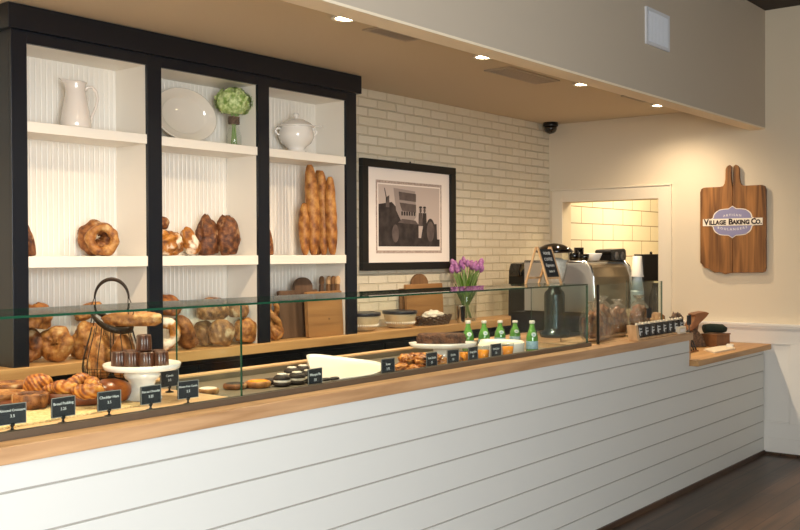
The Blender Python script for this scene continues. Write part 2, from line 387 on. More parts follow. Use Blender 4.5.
m = MB(); m.box(-.175, .175, -.012, 0, -.115, -.095); m.box(-.175, .175, -.012, 0, .095, .115); m.box(-.175, -.15, -.012, 0, -.095, .095); m.box(.15, .175, -.012, 0, -.095, .095); m.build('frame', 'vent_white', t)
m = MB(); m.box(-.15, .15, -.003, 0, -.095, .095); m.build('backing', 'vent_white', t)
m = MB()
for k in range(15): x = -.145+.29*k/14; m.box(x-.004, x+.002, -.01, -.003, -.095, .095)
m.build('louvers', 'vent_white', t)
t = thing('security_camera', 'black dome security camera in the ceiling corner over the brick wall', 'camera', (7.80, 4.46, ZS))
MB().lathe([(.066, 0), (.068, -.03), (.064, -.036), (.06, -.036)], 32).build('base', 'black_plastic', t)
MB().lathe([(.058, -.036), (.057, -.06), (.048, -.08), (.03, -.095), (0, -.102)], 32).build('dome', 'black_gloss', t)

# ------------------------------------------------------------------ shelving cabinet
t = thing('shelf_cabinet', 'tall black framed open shelving cabinet with white beadboard back and three bays', 'cabinet', (2.468, 4.265, 1.077))
L = 4.912-2.468; H = 2.66-1.077; D = YB-.004-4.265
def lx_(v): return v-2.468
m = MB()
for a, b in ((2.468, 2.549), (3.239, 3.330), (4.030, 4.121), (4.812, 4.912)): m.box(lx_(a), lx_(b), 0, .02, 0, H)
for a, b in ((2.549, 3.239), (3.330, 4.030), (4.121, 4.812)): m.box(lx_(a), lx_(b), 0, .02, 2.602-1.077, H)
m.build('face_frame', 'black_paint', t, bev=.0015)
for a in (0, L-.018): MB().box(a, a+.018, .02, D, 0, H).build('side_panel', 'black_paint', t)
m = MB()
m.box(.018, .081, .02, D-.012, 0, H); m.box(L-.1, L-.018, .02, D-.012, 0, H)
for a, b in ((3.239, 3.330), (4.030, 4.121)): m.box(lx_(a), lx_(b), .02, D-.012, 0, H)
m.box(.018, L-.018, .02, D-.012, 2.602-1.077, H); m.build('inner_lining', 'shelf_white', t)
bb = MB(); x = .018; prof = []
while x < L-.03:
    prof += [(x, .0), (x+.021, .0), (x+.0245, .0022), (x+.0275, .0022)]; x += .031
vs = []; fs = []
for i, (a, d) in enumerate(prof): vs += [(a, D-.012+d, 0), (a, D-.012+d, H)]
for i in range(len(prof)-1): fs.append((2*i, 2*i+2, 2*i+3, 2*i+1))
bb.add(vs, fs); bb.box(.018, L-.018, D-.008, D, 0, H); bb.build('beadboard_back', 'shelf_white', t)
for a, b in ((2.549, 3.239), (3.330, 4.030), (4.121, 4.812)):
    for z0, z1 in ((1.543, 1.597), (2.187, 2.237)):
        MB().box(lx_(a), lx_(b), .006, D-.012, z0-1.077, z1-1.077).build('shelf', 'shelf_white', t, bev=.002)
m = MB(); m.box(-.026, L+.026, -.025, D, 2.658-1.077, ZS-.004-1.077); m.build('crown', 'black_paint', t, bev=.002)

# ------------------------------------------------------------------ back counter
BX0, BX1 = XL+.02, 7.90
o = MB().box(BX0, BX1, 4.235, YB-.002, 1.022, 1.077).build('back_worktop', 'shelf_oak', bev=.003)
tag(o, 'long oak worktop against the brick wall under the black shelving cabinet', 'worktop')
t = thing('back_cabinet', 'low dark base cabinet under the oak back worktop', 'cabinet', (0, 0, 0))
MB().box(BX0, BX1, 4.30, YB-.002, .1, 1.022).build('body', 'navy_black', t)
MB().box(BX0, BX1, 4.34, YB-.002, 0, .1).build('plinth', 'black_paint', t)
for k in range(12):
    a = BX0+.03+k*.82
    if a+.79 < BX1: MB().box(a, a+.79, 4.282, 4.30, .13, .99).build('door', 'navy_black', t, bev=.003)

# ------------------------------------------------------------------ front counter
CX0, CXE = -1.8, 6.40
def shiplap(x0, x1, ztop):
    m = MB(); zs = [1.0661, .9314, .7966, .6617, .527, .3927, .263, .1338, .03]; zs[0] = ztop
    g = [z for z in zs if z <= ztop]
    if g[0] != ztop: g = [ztop]+g
    for a, b in zip(g[:-1], g[1:]):
        lo = b+.0035 if b > .03 else b; hi = a-.0035 if a != ztop else a
        if hi-lo > .004: m.box(x0, x1, YC, YC+.018, lo, hi, 0)
    m.box(x0, x1, YC+.007, YC+.03, .03, ztop, 1)
    return m
t = thing('service_counter', 'long white shiplap service counter under the pastry display case', 'counter')
shiplap(CX0, CXE, 1.014).build('shiplap_front', ['ship_white', 'groove'], t)
m = MB(); m.box(CX0, CXE, YC+.03, 3.42, .03, .98); m.build('body', 'navy_black', t)
MB().box(CX0, CXE, YC+.01, 3.38, 0, .03).build('plinth', 'black_paint', t)
o = MB(); o.box(CX0, CXE+.018, YC-.022, YC+.09, 1.014, 1.064); o.box(5.14, CXE+.018, YC+.09, 3.5, 1.014, 1.064); o.box(CXE, CXE+.018, YC-.004, YC+.5, .876, 1.014)
o = o.build('oak_countertop', 'counter_oak', bev=.003); tag(o, 'oak countertop running along the top of the long white counter', 'countertop')
t = thing('end_counter', 'lower white shiplap counter section against the right wall', 'counter')
shiplap(CXE, XW-.03, .835).build('shiplap_front', ['ship_white', 'groove'], t)
MB().box(CXE, XW-.03, YC+.03, 3.2, .03, .835).build('body', 'navy_black', t)
MB().box(XW-.03, XW-.026, YC, YC+.03, .03, .835).build('corner_bead', 'ship_white', t)
o = MB(); o.box(CXE+.02, XW-.028, 2.545, 3.25, .835, .876); o = o.build('low_countertop', 'shelf_oak', bev=.003)
tag(o, 'lower oak countertop at the right end holding the card stand', 'countertop')
struct(MB().box(CX0, XW-.04, YC-.012, YC+.006, 0, .032).build('baseboard_counter', 'floor_wood'))

# ------------------------------------------------------------------ pastry display case
t = thing('display_case', 'long frameless glass pastry display case on the oak counter', 'display case')
GX0, GX1, GZ0, GZ1, GY, GB = CX0+.1, 5.118, 1.064, 1.424, 2.684, 3.06
def pane(name, b, thin, parent=t, parts=None):
    m = MB(); x0, x1, y0, y1, z0, z1 = b
    q = [(x, y, z) for x in (x0, x1) for y in (y0, y1) for z in (z0, z1)]
    F = {'x': [(0, 1, 3, 2), (4, 6, 7, 5)], 'y': [(0, 4, 5, 1), (2, 3, 7, 6)], 'z': [(0, 2, 6, 4), (1, 5, 7, 3)]}
    m.v = q
    for k, fs in F.items():
        for f in fs: m.f.append(f); m.m.append(0 if k == thin else 1); m.s.append(False)
    return m.build(name, ['pane', 'pane_edge'], parent)
g = .008
xs = [GX0, -.6, .95, 2.449, GX1]
for a, b in zip(xs[:-1], xs[1:]): pane('front_pane', (a+.0015, b-.0015, GY, GY+g, GZ0+.004, GZ1-g), 'y'); pane('top_pane', (a+.0015, b-.0015, GY, GB, GZ1-g+.0005, GZ1), 'z')
pane('divider_pane', (2.449, 2.457, GY+g+.001, GB, GZ0+.012, GZ1-g), 'x')
pane('end_pane', (GX1-g, GX1, GY+g+.001, GB, GZ0+.004, GZ1-g), 'x')
m = MB(); m.box(GX0, GX1+.02, GY-.012, GY-.001, GZ0, GZ0+.022); m.box(GX0, GX1+.02, GY+g+.001, GY+g+.012, GZ0-.01, GZ0+.022); m.build('bottom_channel', 'channel', t)
MB().box(GX0, 2.44, GY+g+.012, 3.395, GZ0-.02, 1.078).build('left_deck', 'deck_oak', t)
m = MB(); m.box(2.44, 5.13, GY+g+.012, 3.395, 1.0, 1.04); m.build('well_floor', 'case_metal', t)
m = MB(); m.box(2.30, GX1, 3.395, 3.45, .98, 1.066); m.build('rear_wall', 'case_metal', t); MB().box(2.30, GX1, 3.39, 3.455, 1.066, 1.073).build('rear_rim', 'deck_oak', t)
m = MB(); m.box(GX0, 2.30, 3.395, 3.45, .98, 1.072); m.build('rear_ledge', 'black_paint', t)
m = MB(); m.box(5.118, 5.13, GY+g+.012, 3.45, .98, 1.066); m.build('end_rim', 'deck_oak', t)

# small glass guard right of the case
t2 = thing('glass_guard', 'small glass guard pane in front of the wrapped bread bags', 'glass guard')
pane('front_pane', (5.253, 6.155, GY, GY+g, 1.066, 1.416), 'y', t2)
pane('side_pane', (5.253, 5.261, GY+g+.001, 2.94, 1.066, 1.416), 'x', t2)
pane('side_pane', (6.147, 6.155, GY+g+.001, 2.94, 1.066, 1.416), 'x', t2)
MB().box(5.246, 5.2525, GY-.004, GY+.012, 1.065, 1.416).build('corner_post', 'black_plastic', t2)

# ------------------------------------------------------------------ price signs
def price_sign(l1, l2, i):
    t = thing('price_sign', '', 'price sign', group='small slate price signs')
    MB().prism(rpoly(.086, .062, .003, 2, 0, .052), -.002, .002, 'XZ').build('plate', 'slate', t)
    m = MB()
    for a, b, c_, d in ((-.043, .043, .021, .0228), (-.043, .043, .0812, .083), (-.043, -.0412, .021, .083), (.0412, .043, .021, .083)): m.box(a, b, -.0032, -.002, c_, d)
    m.build('border', 'tag_edge', t)
    text(l1, .0125*min(1, 14/len(l1)), 'lettering', 'chalk', t, (0, -.0023, .063), (PI/2, 0, 0), .0003)
    text(l2, .0125, 'price', 'chalk', t, (0, -.0023, .046), (PI/2, 0, 0), .0003)
    m = MB(); m.lathe([(.016, 0), (.016, .003), (.005, .006), (.003, .012), (.006, .017), (.007, .023)], 16); m.box(-.006, .006, -.004, .003, .017, .026); m.build('stand', 'black_plastic', t)
    return t
sg = [(12, 'Almond Croissant', '3.5', 'in front of the flat tarts at the far left'), (63, 'Bread Pudding', '3.25', 'in front of the dark wooden pastry tray'), (109, 'Cheddar Ham', '3.5', 'in front of the round brown bun'),
      (150.6, 'Pain au Chocolat', '3.25', 'in front of the white cake stand foot'), (188, 'Gluten Free Canele', '2.5', 'just right of the cake stand, beside the glass divider'), (315, 'Whoopie Pie', '3.0', 'in front of the left end of the white platter'),
      (388, 'Scone', '2.75', 'between the white platter and the orange pastry pile'), (431.7, 'Fruit Danish', '3.5', 'between the two pastry piles'), (453, 'Quiche', '5.0', 'in front of the oval dish with the dark cake'),
      (473, 'Orange Juice', '3.0', 'between the two left cups of orange juice'), (496, 'Fresh Juice', '3.0', 'left of the rightmost cup of orange juice')]
for i, (px, a, b, w_) in enumerate(sg):
    p = at(px, 400, 'Y', 2.722); s = price_sign(a, b, i); s['label'] = 'slate price sign '+w_
    s.location = (p.x, 2.722, 1.079 if p.x < 2.44 else 1.041); s.rotation_euler = (0, 0, math.radians((-4, 3, -3, 2)[i % 4]))
    if p.x > 2.44:
        for ch in s.children:
            if ch.name.startswith('stand'): ch.scale = (1, 1, 1)
        s.location.z = 1.041; s.scale = (1, 1, 1.25)
s = price_sign('Canele', '2.5', 11); s['label'] = 'slate price sign standing behind the cake stand, turned towards the glass divider'; s.location = (2.385, 3.02, 1.079)

# ------------------------------------------------------------------ bread builders
def ico(n=4):
    bm = bmesh.new(); bmesh.ops.create_icosphere(bm, subdivisions=n, radius=1); v = [x.co.copy() for x in bm.verts]; f = [tuple(q.index for q in x.verts) for x in bm.faces]; bm.free(); return v, f
ICO = ico(4); ICO3 = ico(3)
def loaf_mesh(dx, dy, dz, seed=0, lump=.12, freq=1.6, p=2.3, slash=0, flat=.75):
    V, F = ICO; o = []; off = Vector((seed*7.3, seed*3.1, seed*1.7))
    for v in V:
        k = (abs(v.x)**p+abs(v.y)**p+abs(v.z)**p)**(-1/p); q = v*k
        n1 = noise.noise(v*freq+off)*lump+noise.noise(v*freq*3+off)*lump*.3
        q = q*(1+n1)
        if slash and v.z > .2:
            s_ = math.cos(v.x*slash*PI+v.y*2.2); q *= 1+.05*s_*min(1, (v.z-.2)*2)
        if q.z < -flat: q.z = -flat-(q.z+flat)*-.1
        o.append(Vector((q.x*dx/2, q.y*dy/2, q.z*dz/2)))
    m = MB(); m.add(o, F, 0, True); return m
def place_on(o, z):                                 # drop an object so its lowest point rests at z
    R = o.rotation_euler.to_matrix(); lo = min((R @ v.co).z for v in o.data.vertices); o.location.z = z-lo+.0005
def loaf(name, label, x, y, z, dims, material, rot=(0, 0, 0), cat='bread', group=None, seed=0, rest=True, **k):
    o = loaf_mesh(*dims, seed=seed, **k).build(name, material, None, (x, y, z), rot); tag(o, label, cat, group)
    if rest: place_on(o, z)
    return o
def ring_mesh(R, r, seed=0, lump=.18, segs=48, ring=16, knob=0, sq=1):
    m = MB(); vs = []; fs = []; off = Vector((seed*5.1, seed, 0))
    for i in range(segs):
        a = 2*PI*i/segs
        kk = 1+knob*abs(math.sin(a*3.5+seed))
        for j in range(ring):
            b = 2*PI*j/ring; d = Vector((math.cos(a), math.sin(a), 0))
            rr = r*kk*(1+lump*noise.noise(Vector((math.cos(a)*1.7, math.sin(a)*1.7, math.sin(b)*.8))+off)*2)
            RR = R*(1+.1*noise.noise(d*1.3+off*2))
            vs.append(d*(RR+rr*math.cos(b))+Vector((0, 0, rr*math.sin(b)*sq)))
    for i in range(segs):
        for j in range(ring):
            i2, j2 = (i+1) % segs, (j+1) % ring; fs.append((i*ring+j, i2*ring+j, i2*ring+j2, i*ring+j2))
    m.add(vs, fs, 0, True); return m
def ring(name, label, x, y, z, R, r, material, rot, seed=0, cat='bread', group=None, **k):
    o = ring_mesh(R, r, seed, **k).build(name, material, None, (x, y, z), rot); tag(o, label, cat, group); place_on(o, z); return o
FACE = math.radians(-51.5)                            # turn towards the customer side
# middle shelf ----------------------------------------------------------------
Z2, Z1, Z3 = 1.597, 1.077, 2.237
G2 = 'artisan loaves on the middle shelves'
loaf('loaf', 'dark brown loaf leaning behind the left stile of the middle shelf', ax_(27, 4.38), 4.38, Z2, (.05, .10, .20), 'crust_dark', (0, -.25, 0), group=G2, seed=1)
ring('ring_loaf', 'golden ring loaf with a hole, facing out on the left bay middle shelf', ax_(103, 4.335), 4.335, Z2, .060, .0225, 'crust_gold', (PI/2-.12, 0, -.6), 3, group=G2, lump=.22, knob=.1)
ring('ring_loaf', 'knobbly brown crown loaf standing behind the golden ring loaf', ax_(97, 4.43), 4.43, Z2, .055, .034, 'crust', (PI/2-.1, 0, -.45), 5, group=G2, knob=.3)
loaf('loaf', 'knobbly floured loaf half hidden behind the second black stile', ax_(166, 4.37), 4.37, Z2, (.17, .15, .16), 'crust_flour', (0, 0, .3), group=G2, seed=4, lump=.35, freq=2.2)
loaf('loaf', 'small round brown knob of bread on top of the floured loaf', ax_(162, 4.38), 4.38, Z2+.145, (.085, .08, .075), 'crust', (0, .2, 0), group=G2, seed=7)
loaf('loaf', 'torpedo loaf with a floury split leaning to the right on the middle shelf', ax_(190.5, 4.36), 4.36, Z2, (.095, .09, .18), 'crust_flour', (0, -.55, 0), group=G2, seed=9, lump=.22)
loaf('loaf', 'dark pointed loaf standing on end left of the biggest dark loaf', ax_(207, 4.42), 4.41, Z2, (.145, .11, .245), 'crust_dark', (0, -.12, 0), group=G2, seed=12, lump=.28, p=2, freq=2)
loaf('loaf', 'biggest dark brown loaf standing on end at the right of the middle bay shelf', ax_(229.5, 4.35), 4.36, Z2, (.145, .12, .265), 'crust_dark', (0, -.1, 0), group=G2, seed=15, lump=.24, p=2, freq=2)
loaf('loaf', 'narrow golden loaf tip showing beside the third black stile', ax_(268.5, 4.38), 4.38, Z2, (.05, .07, .19), 'crust', (0, -.15, 0), group=G2, seed=17)
# baguettes ------------------------------------------------------------------
def baguette(L_, r, seed):
    m = MB(); n = 56; seg = 16; vs = []; fs = []
    for i in range(n):
        t_ = i/(n-1); z = t_*L_; e = min(1, math.sin(PI*max(.0, min(1, t_*.98+.01)))**.33)
        for k in range(seg):
            a = 2*PI*k/seg; d = math.sin(t_*L_/.085*2*PI-a*1.0+seed)
            front = max(0, math.cos(a+PI/2+.3))
            rr = r*e*(1+.035*d*front+.10*noise.noise(Vector((math.cos(a), math.sin(a), t_*6+seed))))
            vs.append((rr*math.cos(a)+.006*math.sin(t_*4+seed), rr*math.sin(a), z))
    for i in range(n-1):
        for k in range(seg): k2 = (k+1) % seg; fs.append((i*seg+k, i*seg+k2, (i+1)*seg+k2, (i+1)*seg+k))
    fs.append(tuple(range(seg))[::-1]); fs.append(tuple((n-1)*seg+k for k in range(seg)))
    m.add(vs, fs, 0, True); return m
bg = [(ax_(314, 4.34), 4.34, .575, .046, -.03, 'tallest baguette, at the front left of the bundle'), (ax_(305, 4.36), 4.36, .33, .036, .02, 'short baguette low at the left of the bundle'), (ax_(319, 4.43), 4.43, .555, .038, .0, 'baguette at the back of the bundle, mostly hidden'),
      (ax_(324, 4.36), 4.36, .545, .041, -.01, 'baguette second from the right in the bundle'), (ax_(332.5, 4.31), 4.31, .505, .040, -.01, 'baguette at the right end of the bundle')]
for i, (x, y, L_, r, tl, lb) in enumerate(bg):
    o = baguette(L_, r, i*2.1).build('baguette', 'baguette', None, (x, y, Z2+.001), (-.02 if y < 4.42 else -.01, tl, 0)); tag(o, lb, 'baguette', 'baguettes standing in the right bay'); place_on(o, Z2)
# lower level, left bay ------------------------------------------------------------
G1 = 'loaves piled on the back worktop'
ring('ring_loaf', 'big round ring loaf facing out at the left end of the back worktop', ax_(55.5, 4.345), 4.345, Z1, .046, .042, 'crust_gold', (PI/2-.35, 0, -.95), 21, group=G1, lump=.25)
ring('ring_loaf', 'ring loaf mostly hidden behind the left black stile on the worktop', ax_(27, 4.44), 4.44, Z1, .046, .038, 'crust', (PI/2-.1, 0, -.75), 23, group=G1, lump=.2)
loaf('loaf', 'lumpy golden loaf lying on top of the two ring loaves in the left bay', ax_(37, 4.385), 4.385, 1.238, (.14, .13, .135), 'crust_gold', (0, .15, 0), group=G1, seed=24, lump=.35, freq=2.2)
loaf('loaf', 'rough golden boule behind the wire basket', ax_(88, 4.37), 4.37, Z1, (.17, .14, .2), 'crust_gold', (0, 0, .2), group=G1, seed=26, lump=.3, freq=2.4)
loaf('loaf', 'pale torn loaf resting on the boule behind the wire basket', ax_(88, 4.40), 4.40, 1.265, (.15, .11, .07), 'crust_gold', (0, -.45, 0), group=G1, seed=28, lump=.2)
loaf('loaf', 'round golden boule in the left bay beside the second black stile', ax_(116, 4.41), 4.41, Z1, (.16, .15, .19), 'score', (0, 0, .2), group=G1, seed=29, lump=.2)
# lower level, middle bay
ring('ring_loaf', 'glossy ring loaf beside the second black stile on the worktop', ax_(164, 4.35), 4.35, Z1, .062, .030, 'crust_flour', (PI/2-.2, 0, -.95), 31, group=G1)
loaf('loaf', 'dark floured torpedo loaf leaning on the pile in the middle bay', ax_(185, 4.33), 4.33, Z1, (.10, .12, .22), 'crust', (0, -.42, 0), group=G1, seed=33, lump=.18)
loaf('loaf', 'dark lumpy loaf on top of the ring loaf beside the second black stile', ax_(167, 4.40), 4.40, 1.262, (.16, .14, .13), 'crust', (0, .1, 0), group=G1, seed=35, lump=.3)
loaf('loaf', 'round scored boule at the left of the lower row in the middle bay', ax_(204, 4.43), 4.43, Z1, (.15, .13, .16), 'score', (0, 0, .5), group=G1, seed=37)
loaf('loaf', 'round boule with a spiral crust in the centre of the lower row', ax_(221, 4.31), 4.31, Z1, (.155, .10, .165), 'score', (.1, .2, -.3), group=G1, seed=39, lump=.1)
loaf('loaf', 'orange brown round boule at the right end of the lower row', ax_(245, 4.33), 4.33, Z1, (.14, .11, .165), 'crust_gold', (0, .2, 0), group=G1, seed=41, lump=.14)
loaf('loaf', 'wide dark topped boule lying on top of the middle bay pile', ax_(213, 4.37), 4.37, 1.228, (.20, .15, .145), 'score', (0, 0, .1), group=G1, seed=43, lump=.1)
loaf('loaf', 'smaller pale boule at the top right of the middle bay pile', ax_(238, 4.37), 4.37, 1.232, (.12, .13, .11), 'score', (0, 0, .9), group=G1, seed=45, lump=.15)
# right bay twist loaf
m = MB()
for s_, k in ((1, 0), (-1, 1)):
    pts = []; rs = []
    for i in range(30):
        t_ = i/29; a = t_*PI*1.9
        pts.append((s_*.026*math.sin(a)+.002*k, .018*math.cos(a)*s_, .03+t_*.19)); rs.append(.026*(1-.45*t_))
    m.tube(pts, rs, 12)
pts = [(.035*math.sin(a), 0, .045-.03*math.cos(a)) for a in [x/14*2*PI for x in range(15)]]; m.tube(pts, .022, 10)
o = m.build('twisted_loaf', 'crust_gold', None, (ax_(276, 4.33), 4.33, Z1), (0, -.12, -.3)); tag(o, 'golden twisted loaf beside the third black stile next to the cutting boards', 'bread'); place_on(o, Z1)

# ------------------------------------------------------------------ cutting boards
def board(label, x0, x1, z1, y, material, hx0, hx1, hz, tilt=-.06, th=.022, group=None, hmat=None, r=.012, holes=False):
    t = thing('cutting_board', label, 'cutting board', ((x0+x1)/2, y, Z1+.0015), 0, group, rx=tilt)
    w_ = x1-x0; h_ = z1-Z1; cx = (x0+x1)/2
    MB().prism(rpoly(w_, h_, r, 4, 0, h_/2), 0, th, 'XZ').build('board', material, t, bev=.002)
    if hz:
        a, b = hx0-cx, hx1-cx; H_ = hz-Z1; rr = (b-a)*.48; o = [(a, h_-.004)]
        for k in range(13):
            q = PI-PI*k/12; o.append(((a+b)/2+(b-a)/2*math.cos(q), H_-rr*.75+rr*.75*math.sin(q)))
        o.append((b, h_-.004))
        MB().prism(o, 0, th, 'XZ').build('handle', hmat or material, t, bev=.002)
    return t
GB_ = 'cutting boards leaning on the back of the right bay'
board('dark grey brown cutting board with a rounded handle leaning in the right bay', ax_(281, 4.37), 4.66, 1.375, 4.37, 'walnut_v', ax_(297, 4.37), ax_(315, 4.37), 1.455, group=GB_)
for i, (a, b, n_) in enumerate(((4.655, 4.70, 'leftmost'), (4.705, 4.75, 'second from left'), (4.755, 4.80, 'third from left'), (4.805, 4.87, 'rightmost'))):
    pass
board('light maple cutting board with a small knot leaning in the right bay', ax_(309, 4.29), 4.806, 1.365, 4.29, 'maple_v', 0, 0, 0, th=.03, group=GB_)
for i, (a, n_) in enumerate(((ax_(322, 4.375), 'leftmost'), (ax_(327, 4.375), 'second from the left'), (ax_(332, 4.35), 'second from the right'), (ax_(337, 4.325), 'rightmost'))):
    t_ = thing('paddle_handle_board', 'narrow brown paddle board behind the maple board, '+n_+' of the four tips', 'cutting board', (a, 4.385-.02*i, Z1+.001), 0, GB_, ry=.05)
    MB().prism(rpoly(.032, .33, .008, 3, 0, .165), 0, .018, 'XZ').build('blade', 'walnut2' if i % 2 else 'walnut_v', t_, bev=.002)
    MB().prism([(-.016, .33), (.016, .33), (.018, .355), (.012, .376), (.0, .384), (-.012, .376), (-.018, .355)], 0, .018, 'XZ').build('handle', 'ash' if i % 2 else 'walnut2', t_, bev=.002)
MB().lathe([(.006, 0), (.005, .002), (0, .0025)], 12).build('knot', 'walnut_v', [o for o in C.objects if o.get('label', '').startswith('light maple')][0], (.03, -.0001, .11), (PI/2, 0, 0))
GW = 'cutting boards against the brick wall'
board('dark cutting board with a rounded handle behind the brown one on the brick wall', ax_(402, 4.512), ax_(436, 4.512), 1.345, 4.512, 'walnut2', ax_(414, 4.512), ax_(430, 4.512), 1.45, -.05, .02, GW)
board('brown wooden cutting board on the brick wall beside the tulips', ax_(408, 4.475), ax_(444, 4.475), 1.375, 4.475, 'maple_v', 0, 0, 0, -.05, .026, GW)

# ------------------------------------------------------------------ bowls, basket, vase of tulips
def bowl(label, x, y, r, h):
    t = thing('stoneware_bowl', label, 'bowl', (x, y, Z1+.001), 0, 'stoneware bowls on the back worktop')
    MB().lathe([(r*.55, 0), (r*.72, .006), (r*.86, h*.3), (r*.97, h*.7), (r, h*.86), (r*.95, h*.86), (r*.9, h*.6), (r*.7, .02), (0, .015)], 40).build('body', 'stoneware', t)
    MB().lathe([(r*.97, h*.80), (r*1.04, h*.82), (r*1.05, h*.98), (r*1.0, h), (r*.95, h*.97), (r*.5, h*1.0), (0, h*1.02)], 40).build('lid', 'stone_dark', t)
    m = MB()
    for k in range(40):
        a = 2*PI*k/40; m.tube([(r*.86*math.cos(a), r*.86*math.sin(a), h*.22), (r*.9*math.cos(a+.08), r*.9*math.sin(a+.08), h*.36)], .005, 5)
    m.build('beaded_band', 'cup_paper', t)
bowl('stoneware bowl with dark lid right beside the black cabinet', 5.13, 4.40, .115, .125)
bowl('stoneware bowl with dark lid in front of the cutting board on the brick wall', 5.50, 4.375, .12, .122)
t = thing('bread_basket', 'long dark wicker basket with a cream napkin beside the tulip vase', 'basket', (ax_(434, 4.36), 4.36, Z1+.001), .05)
m = MB()
for k in range(6):
    z = .004+k*.011; s_ = .82+.035*k; pts = [(.2*s_*math.cos(a)*(1 if abs(math.cos(a)) < .8 else 1), .085*s_*math.sin(a), z+.004*math.sin(a*14+k*PI)) for a in [x/56*2*PI for x in range(57)]]
    m.tube(pts, .0065, 6)
m.lathe([(1e-7+.0, 0), (.16, 0), (.165, .004)], 32, sy=.42); m.build('weave', 'wicker_dark', t)
cl = loaf_mesh(.22, .1, .08, 50, .35, 2.5).build('napkin', 'cream', t, (-.02, .0, .062))
t = thing('tulip_vase', 'clear glass vase of purple tulips on the back worktop', 'vase of flowers', (6.36, 4.40, Z1+.001))
MB().lathe([(0, .004), (.076, .004), (.08, .01), (.084, .245), (.088, .25), (.091, .245), (.087, .01), (.08, 0), (0, 0)], 36).build('vase', 'clear', t)
MB().lathe([(0, .006), (.074, .006), (.078, .012), (.08, .12), (0, .12)], 32).build('water', 'clear', t)
random.seed(4); m = MB(); lf = MB(); fl = MB()
for k in range(30):
    a = random.uniform(0, 2*PI); r0 = random.uniform(0, .05); r1 = .02+.13*math.sqrt(random.random()); h = .40+.075*random.random()-r1*.25; ry = .6 if math.sin(a) > 0 else .8
    p0 = Vector((-r0*math.cos(a), -r0*math.sin(a), .02)); p1 = Vector((r1*.35*math.cos(a), r1*.35*math.sin(a)*ry, .25)); p2 = Vector((r1*math.cos(a), r1*math.sin(a)*ry, h))
    pts = [p0*(1-t_)**2+p1*2*t_*(1-t_)+p2*t_*t_ for t_ in [i/6 for i in range(7)]]; m.tube(pts, .004, 5)
    d = (pts[-1]-pts[-2]).normalized(); b = pts[-1]
    fl.tube([b+d*s_ for s_ in (-.006, .004, .018, .034, .048, .056)], [.005, .014, .019, .017, .010, .002], 8)
for k in range(34):
    a = random.uniform(0, 2*PI); r1 = .04+.11*random.random(); h = .27+.12*random.random()
    p0 = Vector((.03*math.cos(a), .03*math.sin(a), .12)); p1 = Vector((r1*.6*math.cos(a), r1*.5*math.sin(a), h*.8)); p2 = Vector((r1*math.cos(a), r1*.8*math.sin(a), h))
    side = Vector((-math.sin(a), math.cos(a), 0)); n = 7; vs = []
    for i in range(n):
        t_ = i/(n-1); p = p0*(1-t_)**2+p1*2*t_*(1-t_)+p2*t_*t_; w_ = .014*math.sin(PI*min(1, t_*.9+.1))+.001
        vs += [p-side*w_, p+side*w_+Vector((0, 0, .001))]
    lf.add(vs, [(2*i, 2*i+1, 2*i+3, 2*i+2) for i in range(n-1)], 0, True)
m.build('stems', 'stem', t); lf.build('leaves', 'leaf', t); fl.build('tulip_blooms', 'purple', t)
t = thing('steel_tumbler', 'small polished steel tumbler in front of the tulip vase', 'tumbler', (ax_(461, 4.28), 4.28, Z1+.001))
MB().lathe([(.028, 0), (.03, .004), (.034, .125), (.036, .13), (.033, .128), (.029, .01), (0, .008)], 28).build('cup', 'steel', t)

# ------------------------------------------------------------------ top shelf pottery
t = thing('pitcher', 'cream ironstone pitcher on the top shelf of the left bay', 'pitcher', (2.895, 4.395, Z3+.001), math.radians(-25))
m = MB(); m.lathe([(.062, 0), (.074, .004), (.077, .02), (.073, .06), (.062, .12), (.052, .17), (.047, .2), (.049, .225), (.055, .24), (.052, .242), (.045, .225), (.042, .2), (.05, .15), (.068, .05), (.05, .02), (0, .016)], 40)
vs = []
for v in m.v:                                          # pull the lip out into a spout
    x, y, z = v
    if z > .19 and x < 0:
        k = (z-.19)/.05; s_ = max(0, -x/.055)**4; x -= .028*k*s_; z += .018*k*s_
    vs.append((x, y, z))
m.v = vs; m.build('body', 'ironstone', t)
pts = [(.046, 0, .2), (.058, 0, .218), (.08, 0, .222), (.1, 0, .2), (.108, 0, .165), (.1, 0, .125), (.084, 0, .085), (.074, 0, .055), (.068, 0, .045)]
MB().tube(pts, [.007, .008, .008, .008, .008, .007, .007, .006, .005], 10).build('handle', 'ironstone', t)
t = thing('oval_platter', 'white oval platter propped up on the middle bay top shelf', 'platter', (3.63, 4.455, Z3+.158), 0, rx=PI/2-.14)
m = MB(); a_, b_ = .225, .155
prof = [(0, .0), (.64, .0), (.69, .006), (.73, .016), (.95, .024), (.98, .028), (1.0, .026), (1.0, .018), (.75, .004), (.64, -.004), (0, -.004)]
m.lathe(prof, 56, sx=a_, sy=b_); 
m.build('platter', 'platter_glaze', t)
t = thing('sugar_bowl', 'white lidded soup tureen with ladle on the right bay top shelf', 'tureen', (4.476, 4.39, Z3+.001), math.radians(-30))
MB().lathe([(.06, 0), (.066, .004), (.062, .015), (.05, .026), (.062, .042), (.096, .07), (.112, .105), (.110, .135), (.1, .16), (.1, .168), (.094, .166), (.09, .14), (.04, .04), (0, .035)], 40).build('body', 'porcelain', t)
MB().lathe([(.112, .168), (.116, .172), (.108, .178), (.085, .196), (.05, .214), (.02, .222), (0, .224)], 40).build('lid', 'porcelain', t)
MB().lathe([(.01, .22), (.009, .228), (.018, .236), (.02, .246), (.014, .255), (0, .257)], 20).build('knob', 'porcelain', t)
for s_ in (-1, 1): MB().tube([(s_*.1, -.0, .155), (s_*.125, 0, .158), (s_*.134, 0, .14), (s_*.122, 0, .12), (s_*.104, 0, .118)], .007, 8).build('handle', 'porcelain', t)
MB().tube([(.09, .0, .175), (.13, .012, .182), (.165, .02, .186), (.185, .024, .182)], .005, 8).build('ladle', 'porcelain', t)
